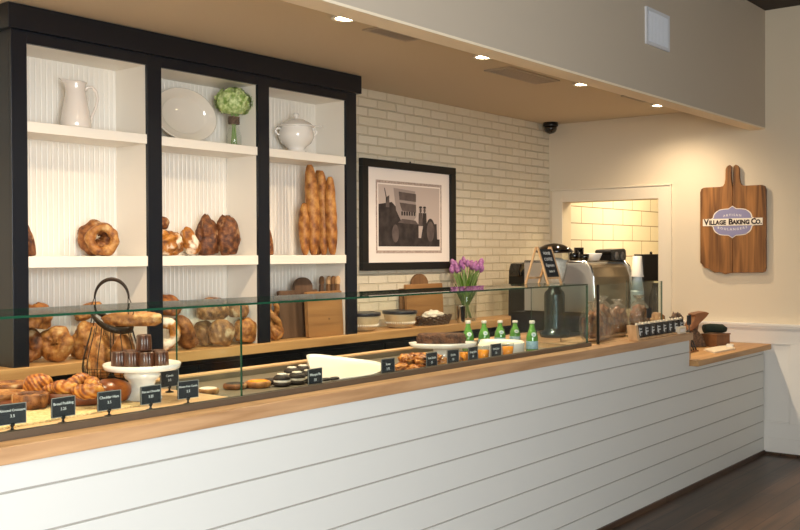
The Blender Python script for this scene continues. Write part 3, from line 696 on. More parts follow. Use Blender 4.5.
t = thing('hydrangea_vase', 'glass jar holding a round green hydrangea on the top shelf', 'vase of flowers', (3.935, 4.37, Z3+.001))
MB().lathe([(0, .004), (.036, .004), (.042, .02), (.041, .06), (.03, .1), (.026, .13), (.028, .15), (.031, .15), (.029, .13), (.033, .1), (.045, .06), (.046, .02), (.04, 0), (0, 0)], 28).build('jar', 'clear', t)
m = MB()
for k in range(5):
    z = .135+k*.009; m.tube([(.03*math.cos(a), .03*math.sin(a), z+.002*math.sin(a)) for a in [x/20*2*PI for x in range(21)]], .005, 6)
m.build('twine', 'twine', t)
m = MB()
for k in range(4): a = k*PI/2; m.tube([(.014*math.cos(a+1), .014*math.sin(a+1), .01), (.008*math.cos(a), .008*math.sin(a), .12), (.02*math.cos(a), .02*math.sin(a), .22)], .005, 6)
m.build('stems', 'stem', t)
random.seed(8); m = MB()
for k in range(420):
    ph = math.acos(1-1.75*random.random()); th = random.uniform(0, 2*PI); d = Vector((math.sin(ph)*math.cos(th), math.sin(ph)*math.sin(th), math.cos(ph)))
    c_ = Vector((0, 0, .262))+Vector((d.x*.108, d.y*.092, d.z*.076))*random.uniform(.78, 1.1); u = d.orthogonal().normalized(); u = (Matrix.Rotation(random.random()*3, 3, d) @ u); v_ = d.cross(u)
    for q in range(4):
        e = u*math.cos(q*PI/2)+v_*math.sin(q*PI/2); f = d.cross(e)
        m.add([c_, c_+e*.011+f*.009+d*.003, c_+e*.021+d*random.uniform(-.004, .008), c_+e*.011-f*.009+d*.003], [(0, 1, 2, 3)], 0, True)
m.lathe([(0, .185), (.05, .195), (.08, .22), (.088, .26), (.07, .305), (.04, .32), (0, .328)], 20); m.build('flower_head', 'petal_green', t)

# ------------------------------------------------------------------ framed photograph
t = thing('framed_picture', 'black framed black and white photograph of men on an old wagon, on the brick wall', 'picture', (5.835, 4.545, 1.883))
W_, H_ = 1.14/2, .797/2; fw = .056
m = MB(); m.box(-W_, W_, -.028, .008, -H_, -H_+fw); m.box(-W_, W_, -.028, .008, H_-fw, H_); m.box(-W_, -W_+fw+.01, -.028, .008, -H_+fw, H_-fw); m.box(W_-fw-.01, W_, -.028, .008, -H_+fw, H_-fw); m.build('frame', 'frame_black', t, bev=.003)
MB().box(-W_+fw, W_-fw, -.006, .004, -H_+fw, H_-fw).build('mount', 'mat_board', t)
MB().tube([(0, -.01, H_), (0, -.01, H_+.012)], .006, 8).build('hook', 'black_plastic', t)
pr = MB(); 
for a, b, c_, d in ((-.40, .40, .255, .235), (-.40, .40, -.255, -.275), (-.40, -.385, -.255, .235), (.385, .40, -.255, .235)): pr.box(min(a, b), max(a, b), -.0075, -.006, min(c_, d), max(c_, d))
pr.build('printed_border', 'print_border', t)
m = MB(); m.box(-.372, .372, -.008, -.006, -.225, .225, 0)
def flat(poly, d, mi): m.prism(poly, -.008-d*.0004, -.008-(d-1)*.0004, 'XZ', mi)
flat([(-.372, -.225), (.372, -.225), (.372, -.17), (.1, -.16), (-.372, -.14)], 1, 1)
flat([(-.372, .08), (-.22, .1), (-.12, .03), (-.08, -.2), (-.372, -.2)], 2, 1)
flat([(-.2, .205), (.06, .19), (.075, .0), (.03, -.04), (-.1, -.05), (-.17, .04)], 3, 3)
flat([(-.14, .18), (.07, .17), (.07, .11), (-.13, .12)], 4, 2); flat([(-.13, .1), (.07, .09), (.07, .03), (-.1, .04)], 4, 2)
for k in range(6): flat([(-.11+k*.03, .035), (-.09+k*.03, .035), (-.09+k*.03, .005), (-.11+k*.03, .005)], 5, 1)
flat([(-.15, -.05), (.1, -.06), (.1, -.2), (-.15, -.2)], 5, 1); flat([(-.15, -.05), (.1, -.06), (.06, -.03), (-.1, -.02)], 6, 2)
flat([(-.22, -.11), (-.15, -.11), (-.15, -.125), (-.22, -.125)], 6, 2)
for cx, cz, r in ((-.18, -.13, .085), (.25, -.11, .1)):
    po = [(cx+r*math.cos(a)*.6, cz+r*math.sin(a)) for a in [x/24*2*PI for x in range(24)]]; flat(po, 6, 1)
    po = [(cx+r*.78*math.cos(a)*.6, cz+r*.78*math.sin(a)) for a in [x/24*2*PI for x in range(24)]]; flat(po, 7, 2)
for cx in (.125, .175):                                    # two seated men
    flat([(cx-.022, .03), (cx+.022, .03), (cx+.028, -.07), (cx-.028, -.07)], 7, 1 if cx > .15 else 2); po = [(cx+.014*math.cos(a), .05+.02*math.sin(a)) for a in [x/12*2*PI for x in range(12)]]; flat(po, 8, 2)
    flat([(cx-.022, .066), (cx+.022, .066), (cx+.012, .08), (cx-.012, .08)], 8, 1)
flat([(.16, -.06), (.33, -.05), (.34, -.2), (.12, -.2)], 5, 1)
flat([(-.31, .2), (-.3, .2), (-.27, .1), (-.28, .1)], 4, 2); flat([(-.29, .13), (-.25, .15), (-.25, .06), (-.29, .06)], 4, 2)
m.build('photograph', ['print_sky', 'print_dark', 'print_mid', 'print_light'], t)

# ------------------------------------------------------------------ wooden sign on the right wall
t = thing('wooden_sign', 'large wooden bread board sign with a purple bakery emblem on the right wall', 'sign', (XW-.036, 2.852, 1.437))
def yz(poly): return [(a, b) for a, b in poly]
W_ = .268; TH = .024
# outline uses y (left is +y)
def half(s_):
    g_ = .0015
    o = [(s_*g_, 0), (s_*(W_-.03), .004), (s_*(W_-.008), .012), (s_*W_, .04), (s_*W_, .66), (s_*(W_-.01), .69), (s_*(W_-.035), .7), (s_*.10, .7), (s_*.078, .705), (s_*.064, .725), (s_*.058, .76), (s_*.056, .84), (s_*.045, .862), (s_*.024, .874), (s_*.010, .862), (s_*.012, .8), (s_*.009, .74), (s_*g_, .69)]
    return o
l = half(1); l[1:4] = [(.06, -.012), (.09, .002), (.15, .0), (.19, .03), (.23, .04), (.255, .07), (W_, .08)]
MB().prism(l, 0, TH, 'YZ').build('left_plank', 'sign_wood', t, bev=.003)
r = half(-1); MB().prism(r, 0, TH, 'YZ').build('right_plank', 'sign_wood', t, bev=.003)
def emblem(s_):
    o = []
    for k in range(96):
        a = 2*PI*k/96; x, y = math.cos(a), math.sin(a)
        q = (abs(x)**3.2+abs(y)**3.2)**(-1/3.2); sc = 1+.0*k
        px, py = x*q*.168*s_, y*q*.105*s_
        if abs(px) < .03: py += math.copysign(.022*(1-abs(px)/.03), py)
        if abs(px) > .115 and abs(py) > .03: px *= .93
        o.append((px, py))
    return o
EZ = 1.848-1.437
MB().prism([(a, EZ+b) for a, b in emblem(1.045)], -.0018, 0, 'YZ').build('emblem_border', 'banner', t)
MB().prism([(a, EZ+b) for a, b in emblem(.99)], -.0030, -.0018, 'YZ').build('emblem', 'plaque', t)
MB().box(-.0052, -.0030, -.243, .243, EZ-.029, EZ+.029).build('banner', 'banner', t)
ROT = (PI/2, 0, -PI/2)
for txt, xx, s_ in (('V', .213, .064), ('ILLAGE', .120, .048), ('B', .012, .064), ('AKING', -.072, .048), ('C', -.172, .064), ('O.', -.213, .048)):
    text(txt, s_, 'lettering', 'ink', t, (-.0056, xx, EZ-.0 if s_ > .05 else EZ-.004), ROT, .0006, .0026, sx={'V': .95, 'ILLAGE': .92, 'B': 1, 'AKING': .92, 'C': .9, 'O.': .95}[txt])
text('A R T I S A N', .026, 'lettering', 'chalk', t, (-.0034, 0, EZ+.056), ROT, .0005, .0003, sx=1.0, curve=-1.2)
text('B O U L A N G E R S', .026, 'lettering', 'chalk', t, (-.0034, 0, EZ-.060), ROT, .0005, .0003, sx=1.05, curve=1.2)

# ------------------------------------------------------------------ things in the case: left deck
ZD = 1.078
m = MB(); base = [Vector(p) for p in ((1.30, 2.755), (2.13, 2.83), (2.14, 3.30), (1.30, 3.26))]; o = []
for i in range(4):
    a, b = base[i], base[(i+1) % 4]; n = int((b-a).length/.022); nr = Vector(((b-a).y, -(b-a).x)).normalized()
    for k in range(n):
        for s_ in (0, .5): o.append(tuple(a.lerp(b, (k+s_)/n)+nr*(.006 if s_ else -.003)))
m.prism(o, 0, .006); o = m.build('rattan_mat', 'rattan', None, (0, 0, ZD+.0005)); tag(o, 'pale woven mat with scalloped edge under the pastries', 'mat')
ZM = ZD+.0075
def tart(label, x, y, r, material='crust', h=.045, seed=0):
    t = thing('rustic_tart', label, 'tart', (x, y, ZM), seed, 'rustic tarts on the woven mat')
    MB().lathe([(r*.85, 0), (r*.98, h*.4), (r, h*.9), (r*.93, h), (r*.84, h*.85), (r*.8, h*.6)], 40, flute=.03, fn=9).build('crust_shell', material, t)
    V, F = ICO3; MB().add([(v.x*r*.83*(1+.05*noise.noise(v*4)), v.y*r*.83, h*.62+v.z*h*.22*(1+noise.noise(v*5+Vector((seed, 0, 0))))) for v in V], F, 0, True).build('filling', 'crust_gold', t)
p = at(38, 409, 'Z', ZM); tart('thick round tart with a broken crust directly left of the dark wooden tray', p.x, p.y+.045, .06, 'crust', .05, 1)
p = at(8, 402, 'Z', ZM); tart('flat tart with pale fluted edge at the left edge of the picture', p.x, p.y+.03, .075, 'crust_gold', .035, 2)
p = at(14, 390, 'Z', ZM); tart('low dark tart behind the other two tarts', p.x, p.y, .085, 'crust', .03, 3)
t = thing('wooden_tray', 'dark reddish wooden oval tray full of croissants', 'tray', (1.985, 3.03, ZM), math.radians(-52))
MB().lathe([(.0, .004), (.8, .004), (.9, .012), (1.0, .042), (1.04, .042), (.96, .004), (.88, 0), (0, 0)], 48, sx=.125, sy=.085).build('tray', 'tray_wood', t)
t = thing('slice_board', 'thin dark wooden board behind the tarts on the mat', 'board', (1.86, 3.17, ZM), math.radians(-40))
MB().prism(rpoly(.26, .11, .04, 6), 0, .012).build('board', 'tray_wood', t)
def croissant(s_=1):
    m = MB(); n = 44; seg = 14; vs = []; fs = []
    for i in range(n):
        t_ = i/(n-1); a = (t_-.5)*2.3; R = .042; c_ = Vector((R*math.sin(a)*1.15, -R*math.cos(a)+R*.6, 0)); e = math.sin(PI*(t_*.94+.03))**.8
        seg_r = .9+.2*abs(math.sin(t_*PI*5.5))**.6; rr = .023*e*seg_r; d = Vector((math.sin(a), -math.cos(a), 0))
        for k in range(seg):
            b = 2*PI*k/seg; vs.append((c_+d*rr*math.cos(b)+Vector((0, 0, rr*.95*math.sin(b)+.018)))*s_)
    for i in range(n-1):
        for k in range(seg): k2 = (k+1) % seg; fs.append((i*seg+k, i*seg+k2, (i+1)*seg+k2, (i+1)*seg+k))
    fs.append(tuple(range(seg))[::-1]); fs.append(tuple((n-1)*seg+k for k in range(seg))); m.add(vs, fs, 0, True); return m
cr0 = croissant().build('croissant', 'pastry'); tag(cr0, '', 'croissant', 'croissants piled on the wooden tray'); first = True
for px, py, z, rz, sc, lb in ((57, 388, ZM+.03, .5, 1.05, 'croissant second from the left on the tray, low at the front'), (68, 388, ZM+.036, -.4, 1.25, 'bright striped croissant in the front middle of the tray'), (88, 391, ZM+.034, .2, 1.2, 'croissant at the front right of the tray'),
                          (76, 381, ZM+.05, 1.3, 1.2, 'croissant at the back middle of the pile'), (98, 384, ZM+.045, -1.2, 1.15, 'dark croissant at the back right beside the round bun')):
    p = at(px, py, 'Z', z+.02); loc = (p.x, p.y, z); rz2 = rz+FACE
    if first: cr0.location = loc; cr0.rotation_euler.z = rz2; cr0.scale = (sc,)*3; cr0['label'] = lb; first = False
    else: dup(cr0, loc, lb, rz2, sc)
p = at(38, 385, 'Z', ZM+.04); loaf('brioche', 'large golden round brioche at the back left of the tray', p.x, p.y, ZM+.006, (.105, .09, .085), 'pastry', group=None, seed=61, lump=.08, cat='pastry')
p = at(119, 402, 'Z', ZM); loaf('bun', 'big glossy round brown bun beside the cake stand', p.x-.01, p.y+.03, ZM, (.135, .125, .09), 'bun', seed=63, lump=.06, cat='bun')
p = at(97, 399, 'Z', ZM); loaf('bun', 'brown oval bun between the tray and the big round bun', p.x+.01, p.y+.07, ZM, (.09, .08, .065), 'bun', seed=64, lump=.06, cat='bun')
# cake stand
KX, KY = 2.208, 2.95
t = thing('cake_stand', 'white pedestal cake stand carrying dark chocolate caneles', 'cake stand', (KX, KY, ZD+.001))
MB().lathe([(0, .108), (.12, .108), (.134, .112), (.139, .13), (.136, .132), (.131, .12), (.1, .117), (0, .117)], 56).build('plate', 'porcelain', t)
MB().lathe([(.07, 0), (.072, .006), (.062, .018), (.048, .03), (.043, .05), (.05, .07), (.062, .08), (.066, .09), (.062, .1), (.056, .108)], 48).build('pedestal', 'porcelain', t)
cn0 = MB().lathe([(.025, 0), (.0268, .004), (.0248, .054), (.022, .058), (.016, .054), (.0, .053)], 48, flute=.05, fn=12).build('canele', 'chocolate'); tag(cn0, '', 'pastry', 'dark caneles on the white cake stand')
cr = RT; cf = Vector((FW.x, FW.y, 0)).normalized(); first = True
names = ['front row far left', 'front row second from left', 'front row second from right', 'front row far right', 'back row left', 'back row middle', 'back row right']
pos = [(-.076, -.03), (-.026, -.045), (.026, -.045), (.076, -.03), (-.052, .03), (0, .02), (.052, .03)]
for (a, b), nme in zip(pos, names):
    q = Vector((KX, KY, ZD+.1195))+cr*a+cf*b
    if first: cn0.location = q; cn0['label'] = 'dark fluted canele on the cake stand, '+nme; first = False
    else: dup(cn0, q, 'dark fluted canele on the cake stand, '+nme)
dup(cn0, Vector((KX, KY, ZD+.179))+cr*.012-cf*.02, 'single dark canele stacked on top of the others', 0)
# wire basket with bread
BXc, BYc = 2.285, 3.24
t = thing('wire_basket', 'dark wire egg basket with tall arched handle behind the cake stand', 'basket', (BXc, BYc, ZD+.001), FACE)
m = MB()
PR = [(0, .045), (.008, .062), (.02, .08), (.04, .098), (.065, .109), (.09, .112), (.13, .107), (.17, .096), (.21, .084), (.245, .076)]
for k in range(14):
    a = 2*PI*k/14; m.tube([(r0*math.cos(a), r0*math.sin(a), z+.002) for z, r0 in PR], .0018, 5)
for k in range(28):
    a = 2*PI*(k+.5)/28; m.tube([(r0*math.cos(a), r0*math.sin(a), z+.002) for z, r0 in PR[:6]], .0011, 4)
for z, r0 in [(.003, .048), (.012, .068), (.022, .082), (.032, .092), (.043, .1), (.055, .105), (.067, .109), (.079, .111), (.091, .112)]: m.tube([(r0*math.cos(a), r0*math.sin(a), z+.002) for a in [x/32*2*PI for x in range(33)]], .0012, 4)
m.tube([(.048*math.cos(a), .048*math.sin(a), .004) for a in [x/24*2*PI for x in range(25)]], .004, 6)
m.build('wire_body', 'wire', t)
m = MB(); vs = []; n = 40
for i in range(n):
    a = 2*PI*i/n; dz = .262-.04*math.cos(a)+.012*math.cos(2*a)
    for (rr, z) in ((.074, -.012), (.079, .014), (.083, .014), (.078, -.012)): vs.append((rr*math.cos(a), rr*math.sin(a), z+dz))
m.add(vs, [(i*4+j, ((i+1) % n)*4+j, ((i+1) % n)*4+(j+1) % 4, i*4+(j+1) % 4) for i in range(n) for j in range(4)], 0, True); m.build('rim_band', 'wire', t)
m = MB(); pts = []
for i in range(21): a = PI*i/20; pts.append((.066*math.cos(a), 0, .355+.075*math.sin(a)))
m.tube(pts, [.0035+.004*math.sin(PI*i/20) for i in range(21)], 8)
for s_ in (-1, 1): m.tube([(s_*.066, 0, .36), (s_*.078, 0, .33), (s_*.084, 0, .298), (s_*.076, 0, .285), (s_*.082, 0, .26)], .002, 6); m.tube([(s_*.064, 0, .375), (s_*.062, 0, .31), (s_*.072, 0, .25)], .002, 6)
m.build('handle', 'wire', t)
GBK = 'breads in the wire basket'
loaf('loaf', 'rough golden loaf standing in the left half of the wire basket', BXc-.038, BYc+.024, ZD+.05, (.085, .09, .185), 'crust_gold', (0, .05, 0), group=GBK, seed=71, lump=.25, freq=2.5)
loaf('loaf', 'scored golden loaf standing in the right half of the wire basket', BXc+.036, BYc-.022, ZD+.05, (.085, .085, .18), 'baguette', (0, -.08, .4), group=GBK, seed=73, lump=.15)
loaf('flat_loaf', 'long flat golden loaf laid across the top of the wire basket', BXc+.075, BYc-.03, ZD+.245, (.235, .10, .065), 'crust_gold', (0, .03, math.radians(-38)), group=GBK, seed=75, lump=.16)

# ------------------------------------------------------------------ things in the case: right well
ZW = 1.041
def disc(name, label, px, py, r, h, material, cat, group=None, top=None):
    p = at(px, py, 'Z', ZW+h*.5); t = thing(name, label, cat, (p.x, p.y, ZW), 0, group)
    MB().lathe([(r*.85, 0), (r, h*.3), (r, h*.8), (r*.9, h), (0, h)], 28).build('crust_shell', material, t)
    if top: V, F = ICO3; MB().add([(v.x*r*.8, v.y*r*.8, h+v.z*h*.25) for v in V], F, 0, True).build('topping', top, t)
GT = 'small tarts in the chilled case'
disc('tart', 'pale round tart right of the glass divider, the leftmost in the chilled case', 208, 391, .045, .022, 'crust_gold', 'tart', GT, 'cream')
disc('tart', 'brown tart left of the orange one in the chilled case', 235, 386, .05, .022, 'crust', 'tart', GT, 'choc_cookie')
disc('tart', 'orange glazed tart behind the glass joint', 258, 384, .055, .026, 'crust_gold', 'tart', GT, 'juice')
disc('tart', 'dark flat cookie between the orange tart and the sandwich cookies', 275, 381, .05, .02, 'choc_cookie', 'cookie', GT)
GC = 'chocolate sandwich cookies in the chilled case'
def cookie():
    t = thing('sandwich_cookie', '', 'cookie', group=GC); r = .038
    MB().lathe([(r*.7, 0), (r, .005), (r, .013), (r*.8, .016), (0, .016)], 28).build('bottom_cookie', 'choc_cookie', t)
    MB().lathe([(0, .016), (r*.85, .016), (r*.95, .021), (r*.9, .028), (0, .028)], 28, flute=.05, fn=7).build('cream_filling', 'cream', t)
    MB().lathe([(0, .028), (r*.95, .028), (r, .034), (r*.8, .044), (r*.4, .05), (0, .051)], 28).build('top_cookie', 'choc_cookie', t)
    MB().lathe([(r*.4, .0495), (r*.55, .049), (r*.5, .054), (0, .055)], 20, flute=.1, fn=5).build('icing', 'cream', t)
    return t
c0 = cookie(); first = True
for px, py, z, rx, lb in ((282, 379, 0, 0, 'leftmost'), (297, 377, 0, .1, 'middle one of the front row'), (309, 375, 0, -.1, 'rightmost, beside the white platter'), (292, 372, 0, 0, 'behind the leftmost pair'), (303, 370, 0, .3, 'at the back right')):
    p = at(px, py, 'Z', ZW+.03); lb = 'chocolate sandwich cookie with white filling, '+lb
    if first: c0.location = (p.x, p.y, ZW); c0['label'] = lb; first = False
    else: dup(c0, (p.x, p.y, ZW), lb)
def platter(label, pts, r=.05, ph=.052, tilt=0):
    t = thing('serving_platter', label, 'platter', (0, 0, ZW))
    po = roundpoly(pts, r, 6); cx = sum(p[0] for p in po)/len(po); cy = sum(p[1] for p in po)/len(po)
    m = MB(); n = len(po); vs = []
    for sc, z in ((.86, 0), (.97, .008), (1, ph), (.975, ph+.002), (.95, ph-.002), (.93, ph-.008)):
        vs += [(cx+(x-cx)*sc, cy+(y-cy)*sc, z+max(0, cy+(y-cy)*sc-2.76)*tilt*(1 if z > .009 else 0)) for x, y in po]
    fs = [tuple(range(n))[::-1]]
    for k in range(5): fs += [(k*n+i, k*n+(i+1) % n, (k+1)*n+(i+1) % n, (k+1)*n+i) for i in range(n)]
    fs.append(tuple(5*n+i for i in range(n))); m.add(vs, fs, 0, False); m.build('dish', 'melamine', t, bev=.0015)
    return t
platter('empty white rectangular platter with a rounded corner in the chilled case', [(2.93, 2.78), (3.30, 2.745), (3.585, 2.93), (3.48, 3.36)], .11, .038, .07)
platter('white platter in front of the green bottles', [(4.34, 2.93), (4.62, 2.80), (4.80, 2.93), (4.72, 3.16)], .07, .07)
for px, py, lb in ((329, 378, 'left'), (338, 377, 'right')):
    p = at(px, py, 'Z', ZW+.055); loaf('chocolate_crumb', 'small dark chocolate piece on the white platter, the '+lb+' one of two', p.x, p.y+.02, ZW+.041+max(0, p.y+.02-2.76)*.07, (.05, .03, .015), 'choc_cookie', seed=px, cat='chocolate', group='chocolate pieces on the platter')
def pile(label, pxs, seed, material):
    random.seed(seed)
    t0 = thing('pastry_tray', label, 'tray', (0, 0, ZW)); x0, x1, y0, y1 = pxs
    m = MB(); m.box(x0, x1, y0, y1, 0, .006); m.box(x0, x1, y0, y0+.004, .006, .02); m.box(x0, x1, y1-.004, y1, .006, .02); m.box(x0, x0+.004, y0, y1, .006, .02); m.box(x1-.004, x1, y0, y1, .006, .02); m.build('tray', 'clear', t0)
pile('clear tray of golden fruit pastries', (3.60, 3.87, 2.74, 2.94), 1, 'pastry')
k = 0
for j, (z, n) in enumerate(((ZW+.007, 3), (ZW+.046, 2))):
    for a in range(n):
        for b in range(2):
            k += 1; loaf('danish', 'golden glazed pastry, '+['front', 'back'][b]+' '+(['left', 'middle', 'right'][a] if n == 3 else ['left', 'right'][a])+' of the '+['bottom', 'top'][j]+' layer in the clear tray', 3.645+a*.083+j*.042, 2.795+b*.09, z, (.085, .085, .042), 'pastry', (0, 0, k), seed=80+k, lump=.35, freq=2.5, cat='pastry', group='glazed pastries in the clear tray')
k = 0
for a in range(3):
    k += 1; loaf('muffin', 'small pale brown pastry under the oval cake dish, '+['left', 'middle', 'right'][a]+' of three', 3.925+a*.072, 2.82, ZW, (.065, .07, .06), 'crust_gold', (0, 0, k), seed=90+k, lump=.25, cat='pastry', group='pastries under the oval dish')
t = thing('oval_cake_dish', 'white oval footed dish holding a dark crumbly cake', 'dish', (4.17, 3.03, ZW), math.radians(-50))
MB().lathe([(0, .078), (.8, .078), (.93, .084), (1, .097), (1.03, .097), (.95, .074), (.8, .068), (.3, .066), (.28, .03), (.4, .006), (.42, 0), (0, 0)], 48, sx=.175, sy=.1).build('dish', 'porcelain', t)
o = MB(); random.seed(3)
o = loaf_mesh(.25, .11, .075, 95, .12, 4, p=6).build('chocolate_cake', 'cake_crumb', None, (4.165, 3.035, ZW+.08), (0, 0, math.radians(-50))); tag(o, 'long dark chocolate cake on the oval white dish', 'cake'); place_on(o, ZW+.0785)
# juice cups
def cup():
    t = thing('juice_cup', '', 'cup', group='cups of orange juice')
    MB().lathe([(0, 0), (.022, 0), (.028, .062), (.0285, .064), (.027, .064), (.021, .002), (0, .002)], 24).build('cup', 'clear', t)
    MB().lathe([(0, .003), (.0212, .003), (.0262, .05), (0, .05)], 24).build('juice', 'juice', t)
    return t
c0 = cup(); 
for i, (px, lb) in enumerate(((465.5, 'leftmost, half behind a price sign'), (483.5, 'between the two rightmost price signs'), (508, 'rightmost'))):
    p = at(px, 400, 'Y', 2.80); lb = 'clear cup of orange juice, '+lb
    if i == 0: c0.location = (p.x, 2.80, ZW); c0['label'] = lb
    else: dup(c0, (p.x, 2.80, ZW), lb)
for o_ in [o_ for o_ in C.objects if o_.name.startswith('juice_cup')]: o_.scale = (1.15, 1.15, 1.35)
# bottles
def bottle():
    t = thing('water_bottle', '', 'bottle', group='green glass water bottles')
    MB().lathe([(0, 0), (.028, 0), (.031, .004), (.031, .085), (.028, .11), (.018, .145), (.0125, .165), (.012, .19), (0, .19)], 28).build('glass', 'bottle_green', t)
    MB().lathe([(.0128, .186), (.0148, .188), (.0148, .203), (.013, .206), (0, .206)], 20).build('cap', 'cap', t)
    MB().lathe([(.0313, .02), (.0316, .022), (.0316, .07), (.0313, .072)], 28).build('body_label', 'label_blue', t)
    m = MB(); po = [(.012*math.cos(a)*(1.0), .116+.015*math.sin(a)) for a in [x/16*2*PI for x in range(16)]]; m.prism(po, -.0305, -.024, 'XZ'); o = m.build('neck_label', 'label_white', t)
    star = [((.008 if k % 2 == 0 else .0035)*math.sin(k*PI/5), .116+(.008 if k % 2 == 0 else .0035)*math.cos(k*PI/5)) for k in range(10)]
    MB().prism(star, -.0312, -.0305, 'XZ').build('neck_star', 'label_blue', t)
    return t
b0 = bottle(); pb = [(468, 3.22, 'far left of the row, behind the dark cake'), (484, 3.22, 'second from the left of the row'), (500, 3.22, 'middle of the row'), (515, 3.22, 'second from the right of the row'), (532, 2.90, 'nearest, beside the right end of the white platter')]
for i, (px, Y, lb) in enumerate(pb):
    p = at(px, 320, 'Y', Y); q = (p.x, Y, ZW); lb = 'green water bottle with white cap, '+lb
    if i == 0: b0.location = q; b0.rotation_euler.z = FACE*.8; b0['label'] = lb
    else: dup(b0, q, lb, FACE*.8)
for o_ in [o_ for o_ in C.objects if o_.name.startswith('water_bottle')]:
    px_ = {3.22: 500}.get(round(o_.location.y, 2), 532); d_ = o_.location-EYE; pxx = 400+FPX*d_.dot(R2)/d_.dot(FW); o_.scale = (1.1, 1.1, (at(pxx, 320.5, 'Y', o_.location.y).z-ZW)/.206)

# ------------------------------------------------------------------ chalkboard easel on the glass
t = thing('chalkboard_easel', 'small wooden A frame chalkboard with white writing standing on the display case', 'chalkboard', (4.915, 2.90, GZ1+.001), 0)
ea = .16; eh = .215; sp = .075
for s_, nm in ((-1, 'front'), (1, 'rear')):
    m = MB()
    for x in (0, ea-.011):
        m.add([(x, s_*sp, 0), (x+.011, s_*sp, 0), (x+.011, s_*sp+.012, 0), (x, s_*sp+.012, 0), (x, s_*.004, eh), (x+.011, s_*.004, eh), (x+.011, s_*.004+.01, eh), (x, s_*.004+.01, eh)],
              [(0, 1, 2, 3), (4, 7, 6, 5), (0, 4, 5, 1), (1, 5, 6, 2), (2, 6, 7, 3), (3, 7, 4, 0)])
    y_ = s_*(sp-.071*.15); m.box(.011, ea-.011, y_, y_+.008, .028, .04)
    m.build(nm+'_legs', 'ash', t)
ang = math.atan2(.071, eh)
b = MB(); b.box(.011, ea-.011, 0, .004, .04, eh-.004); b.build('slate_panel', 'slate', t, (0, -sp+.002, 0), (-ang, 0, 0))
for k, (tx, s_) in enumerate((('HOUSE', .024), ('COFFEE', .026), ('Espresso', .026), ('Latte 4', .022))):
    z = .185-k*.036; text(tx, s_, 'chalk_writing', 'chalk', t, (ea/2, -sp+.002+z*math.sin(ang)-.0015, z*math.cos(ang)), (PI/2-ang, 0, 0), .0003)

# ------------------------------------------------------------------ coffee equipment
CT = 1.065
t = thing('coffee_grinder', 'coffee grinder with a black domed lid on a clear hopper', 'coffee grinder', (ax_(554.5, 3.16), 3.16, CT))
MB().lathe([(0, .0), (.09, 0), (.095, .01), (.095, .03), (.07, .04), (.066, .06), (.066, .27), (.06, .29), (.04, .31), (.038, .34)], 36).build('body', 'gunmetal', t)
MB().lathe([(.038, .338), (.06, .36), (.078, .44), (.098, .545), (.101, .545), (.081, .44), (.063, .358), (.04, .334)], 36).build('hopper', 'clear', t)
MB().lathe([(0, .345), (.045, .35), (.065, .41), (.08, .49), (.04, .505), (0, .51)], 32).build('beans', 'bean', t)
MB().lathe([(.104, .538), (.124, .545), (.122, .552), (.1, .572), (.06, .592), (.02, .6), (.0, .602)], 40).build('lid', 'black_gloss', t)
MB().box(-.03, .03, -.2, -.06, .06, .14).build('doser', 'black_plastic', t, rot=(0, 0, 2.2), bev=.006)
t = thing('espresso_machine', 'large steel espresso machine with rounded chrome edges facing away', 'espresso machine', (5.76, 3.0, CT))
W_, Dp = .585, .50
MB().box(.01, W_-.01, .03, Dp, .02, .15).build('base', 'black_plastic', t)
for x in (.05, W_-.05):
    for y in (.06, Dp-.05): MB().lathe([(.02, 0), (.018, .02)], 12, c=(x, y, 0)).build('foot', 'black_plastic', t)
m = MB(); prof = [(0, .15), (-.006, .25), (0, .38), (.02, .44), (.045, .462), (Dp, .468), (Dp, .15)]
m.prism([(a, b) for a, b in prof], .02, W_-.02, 'YZ'); m.build('back_panel', 'brown_reflecting_steel', t, bev=.004)
for x in (0, W_-.02):
    m = MB(); m.prism([(a-(.012 if a < .3 else 0), b) for a, b in [(0, .15), (-.006, .25), (0, .38), (.02, .445), (.045, .47), (Dp, .475), (Dp, .15)]], x, x+.02, 'YZ'); m.build('side_panel', 'side_steel', t, bev=.003)
    pts = [(x+.01, -.014, .15), (x+.01, -.02, .25), (x+.01, -.014, .38), (x+.01, .006, .448), (x+.01, .04, .477), (x+.01, .2, .481), (x+.01, Dp, .482)]
    MB().tube(pts, .009, 8).build('chrome_edge', 'steel', t)
ZT = CT+.4855
def mini(label, x, y, m_, r=.03, h=.05, nm='espresso_cup'):
    t = thing(nm, label, 'cup', (x, y, ZT), 0, 'cups on top of the espresso machine'); MB().lathe([(0, 0), (r*.7, 0), (r*.95, h*.5), (r, h), (r*.92, h), (r*.85, h*.5), (0, .006)], 24).build('cup', m_, t)
    MB().tube([(r*.95, 0, h*.8), (r*1.4, 0, h*.75), (r*1.4, 0, h*.35), (r*.85, 0, h*.3)], .004, 6).build('handle', m_, t)
mini('black cup on top of the espresso machine beside the grinder lid', ax_(574, 3.2), 3.2, 'black_gloss', .04, .055)
mini('black cup left of the white bowl at the front left of the espresso machine', ax_(584, 3.1), 3.1, 'black_gloss', .036, .045)
mini('tall black cup standing behind the other black cups', ax_(579, 3.28), 3.28, 'black_gloss', .035, .09)
t = thing('white_bowl', 'small white bowl between the black cups and the black box on the espresso machine', 'bowl', (ax_(594, 3.13), 3.13, ZT)); MB().lathe([(0, 0), (.035, 0), (.055, .04), (.056, .05), (.052, .05), (.033, .006), (0, .006)], 28).build('bowl', 'porcelain', t)
t = thing('card_reader_box', 'black box with two round dials on top of the espresso machine', 'box', (ax_(611, 3.11), 3.11, ZT))
MB().prism([(-.10, 0), (.11, 0), (.12, .02), (.115, .07), (.09, .082), (-.11, .075), (-.13, .06), (-.12, .05), (-.105, .045)], -.06, .06, 'XZ').build('body', 'black_plastic', t, bev=.006)
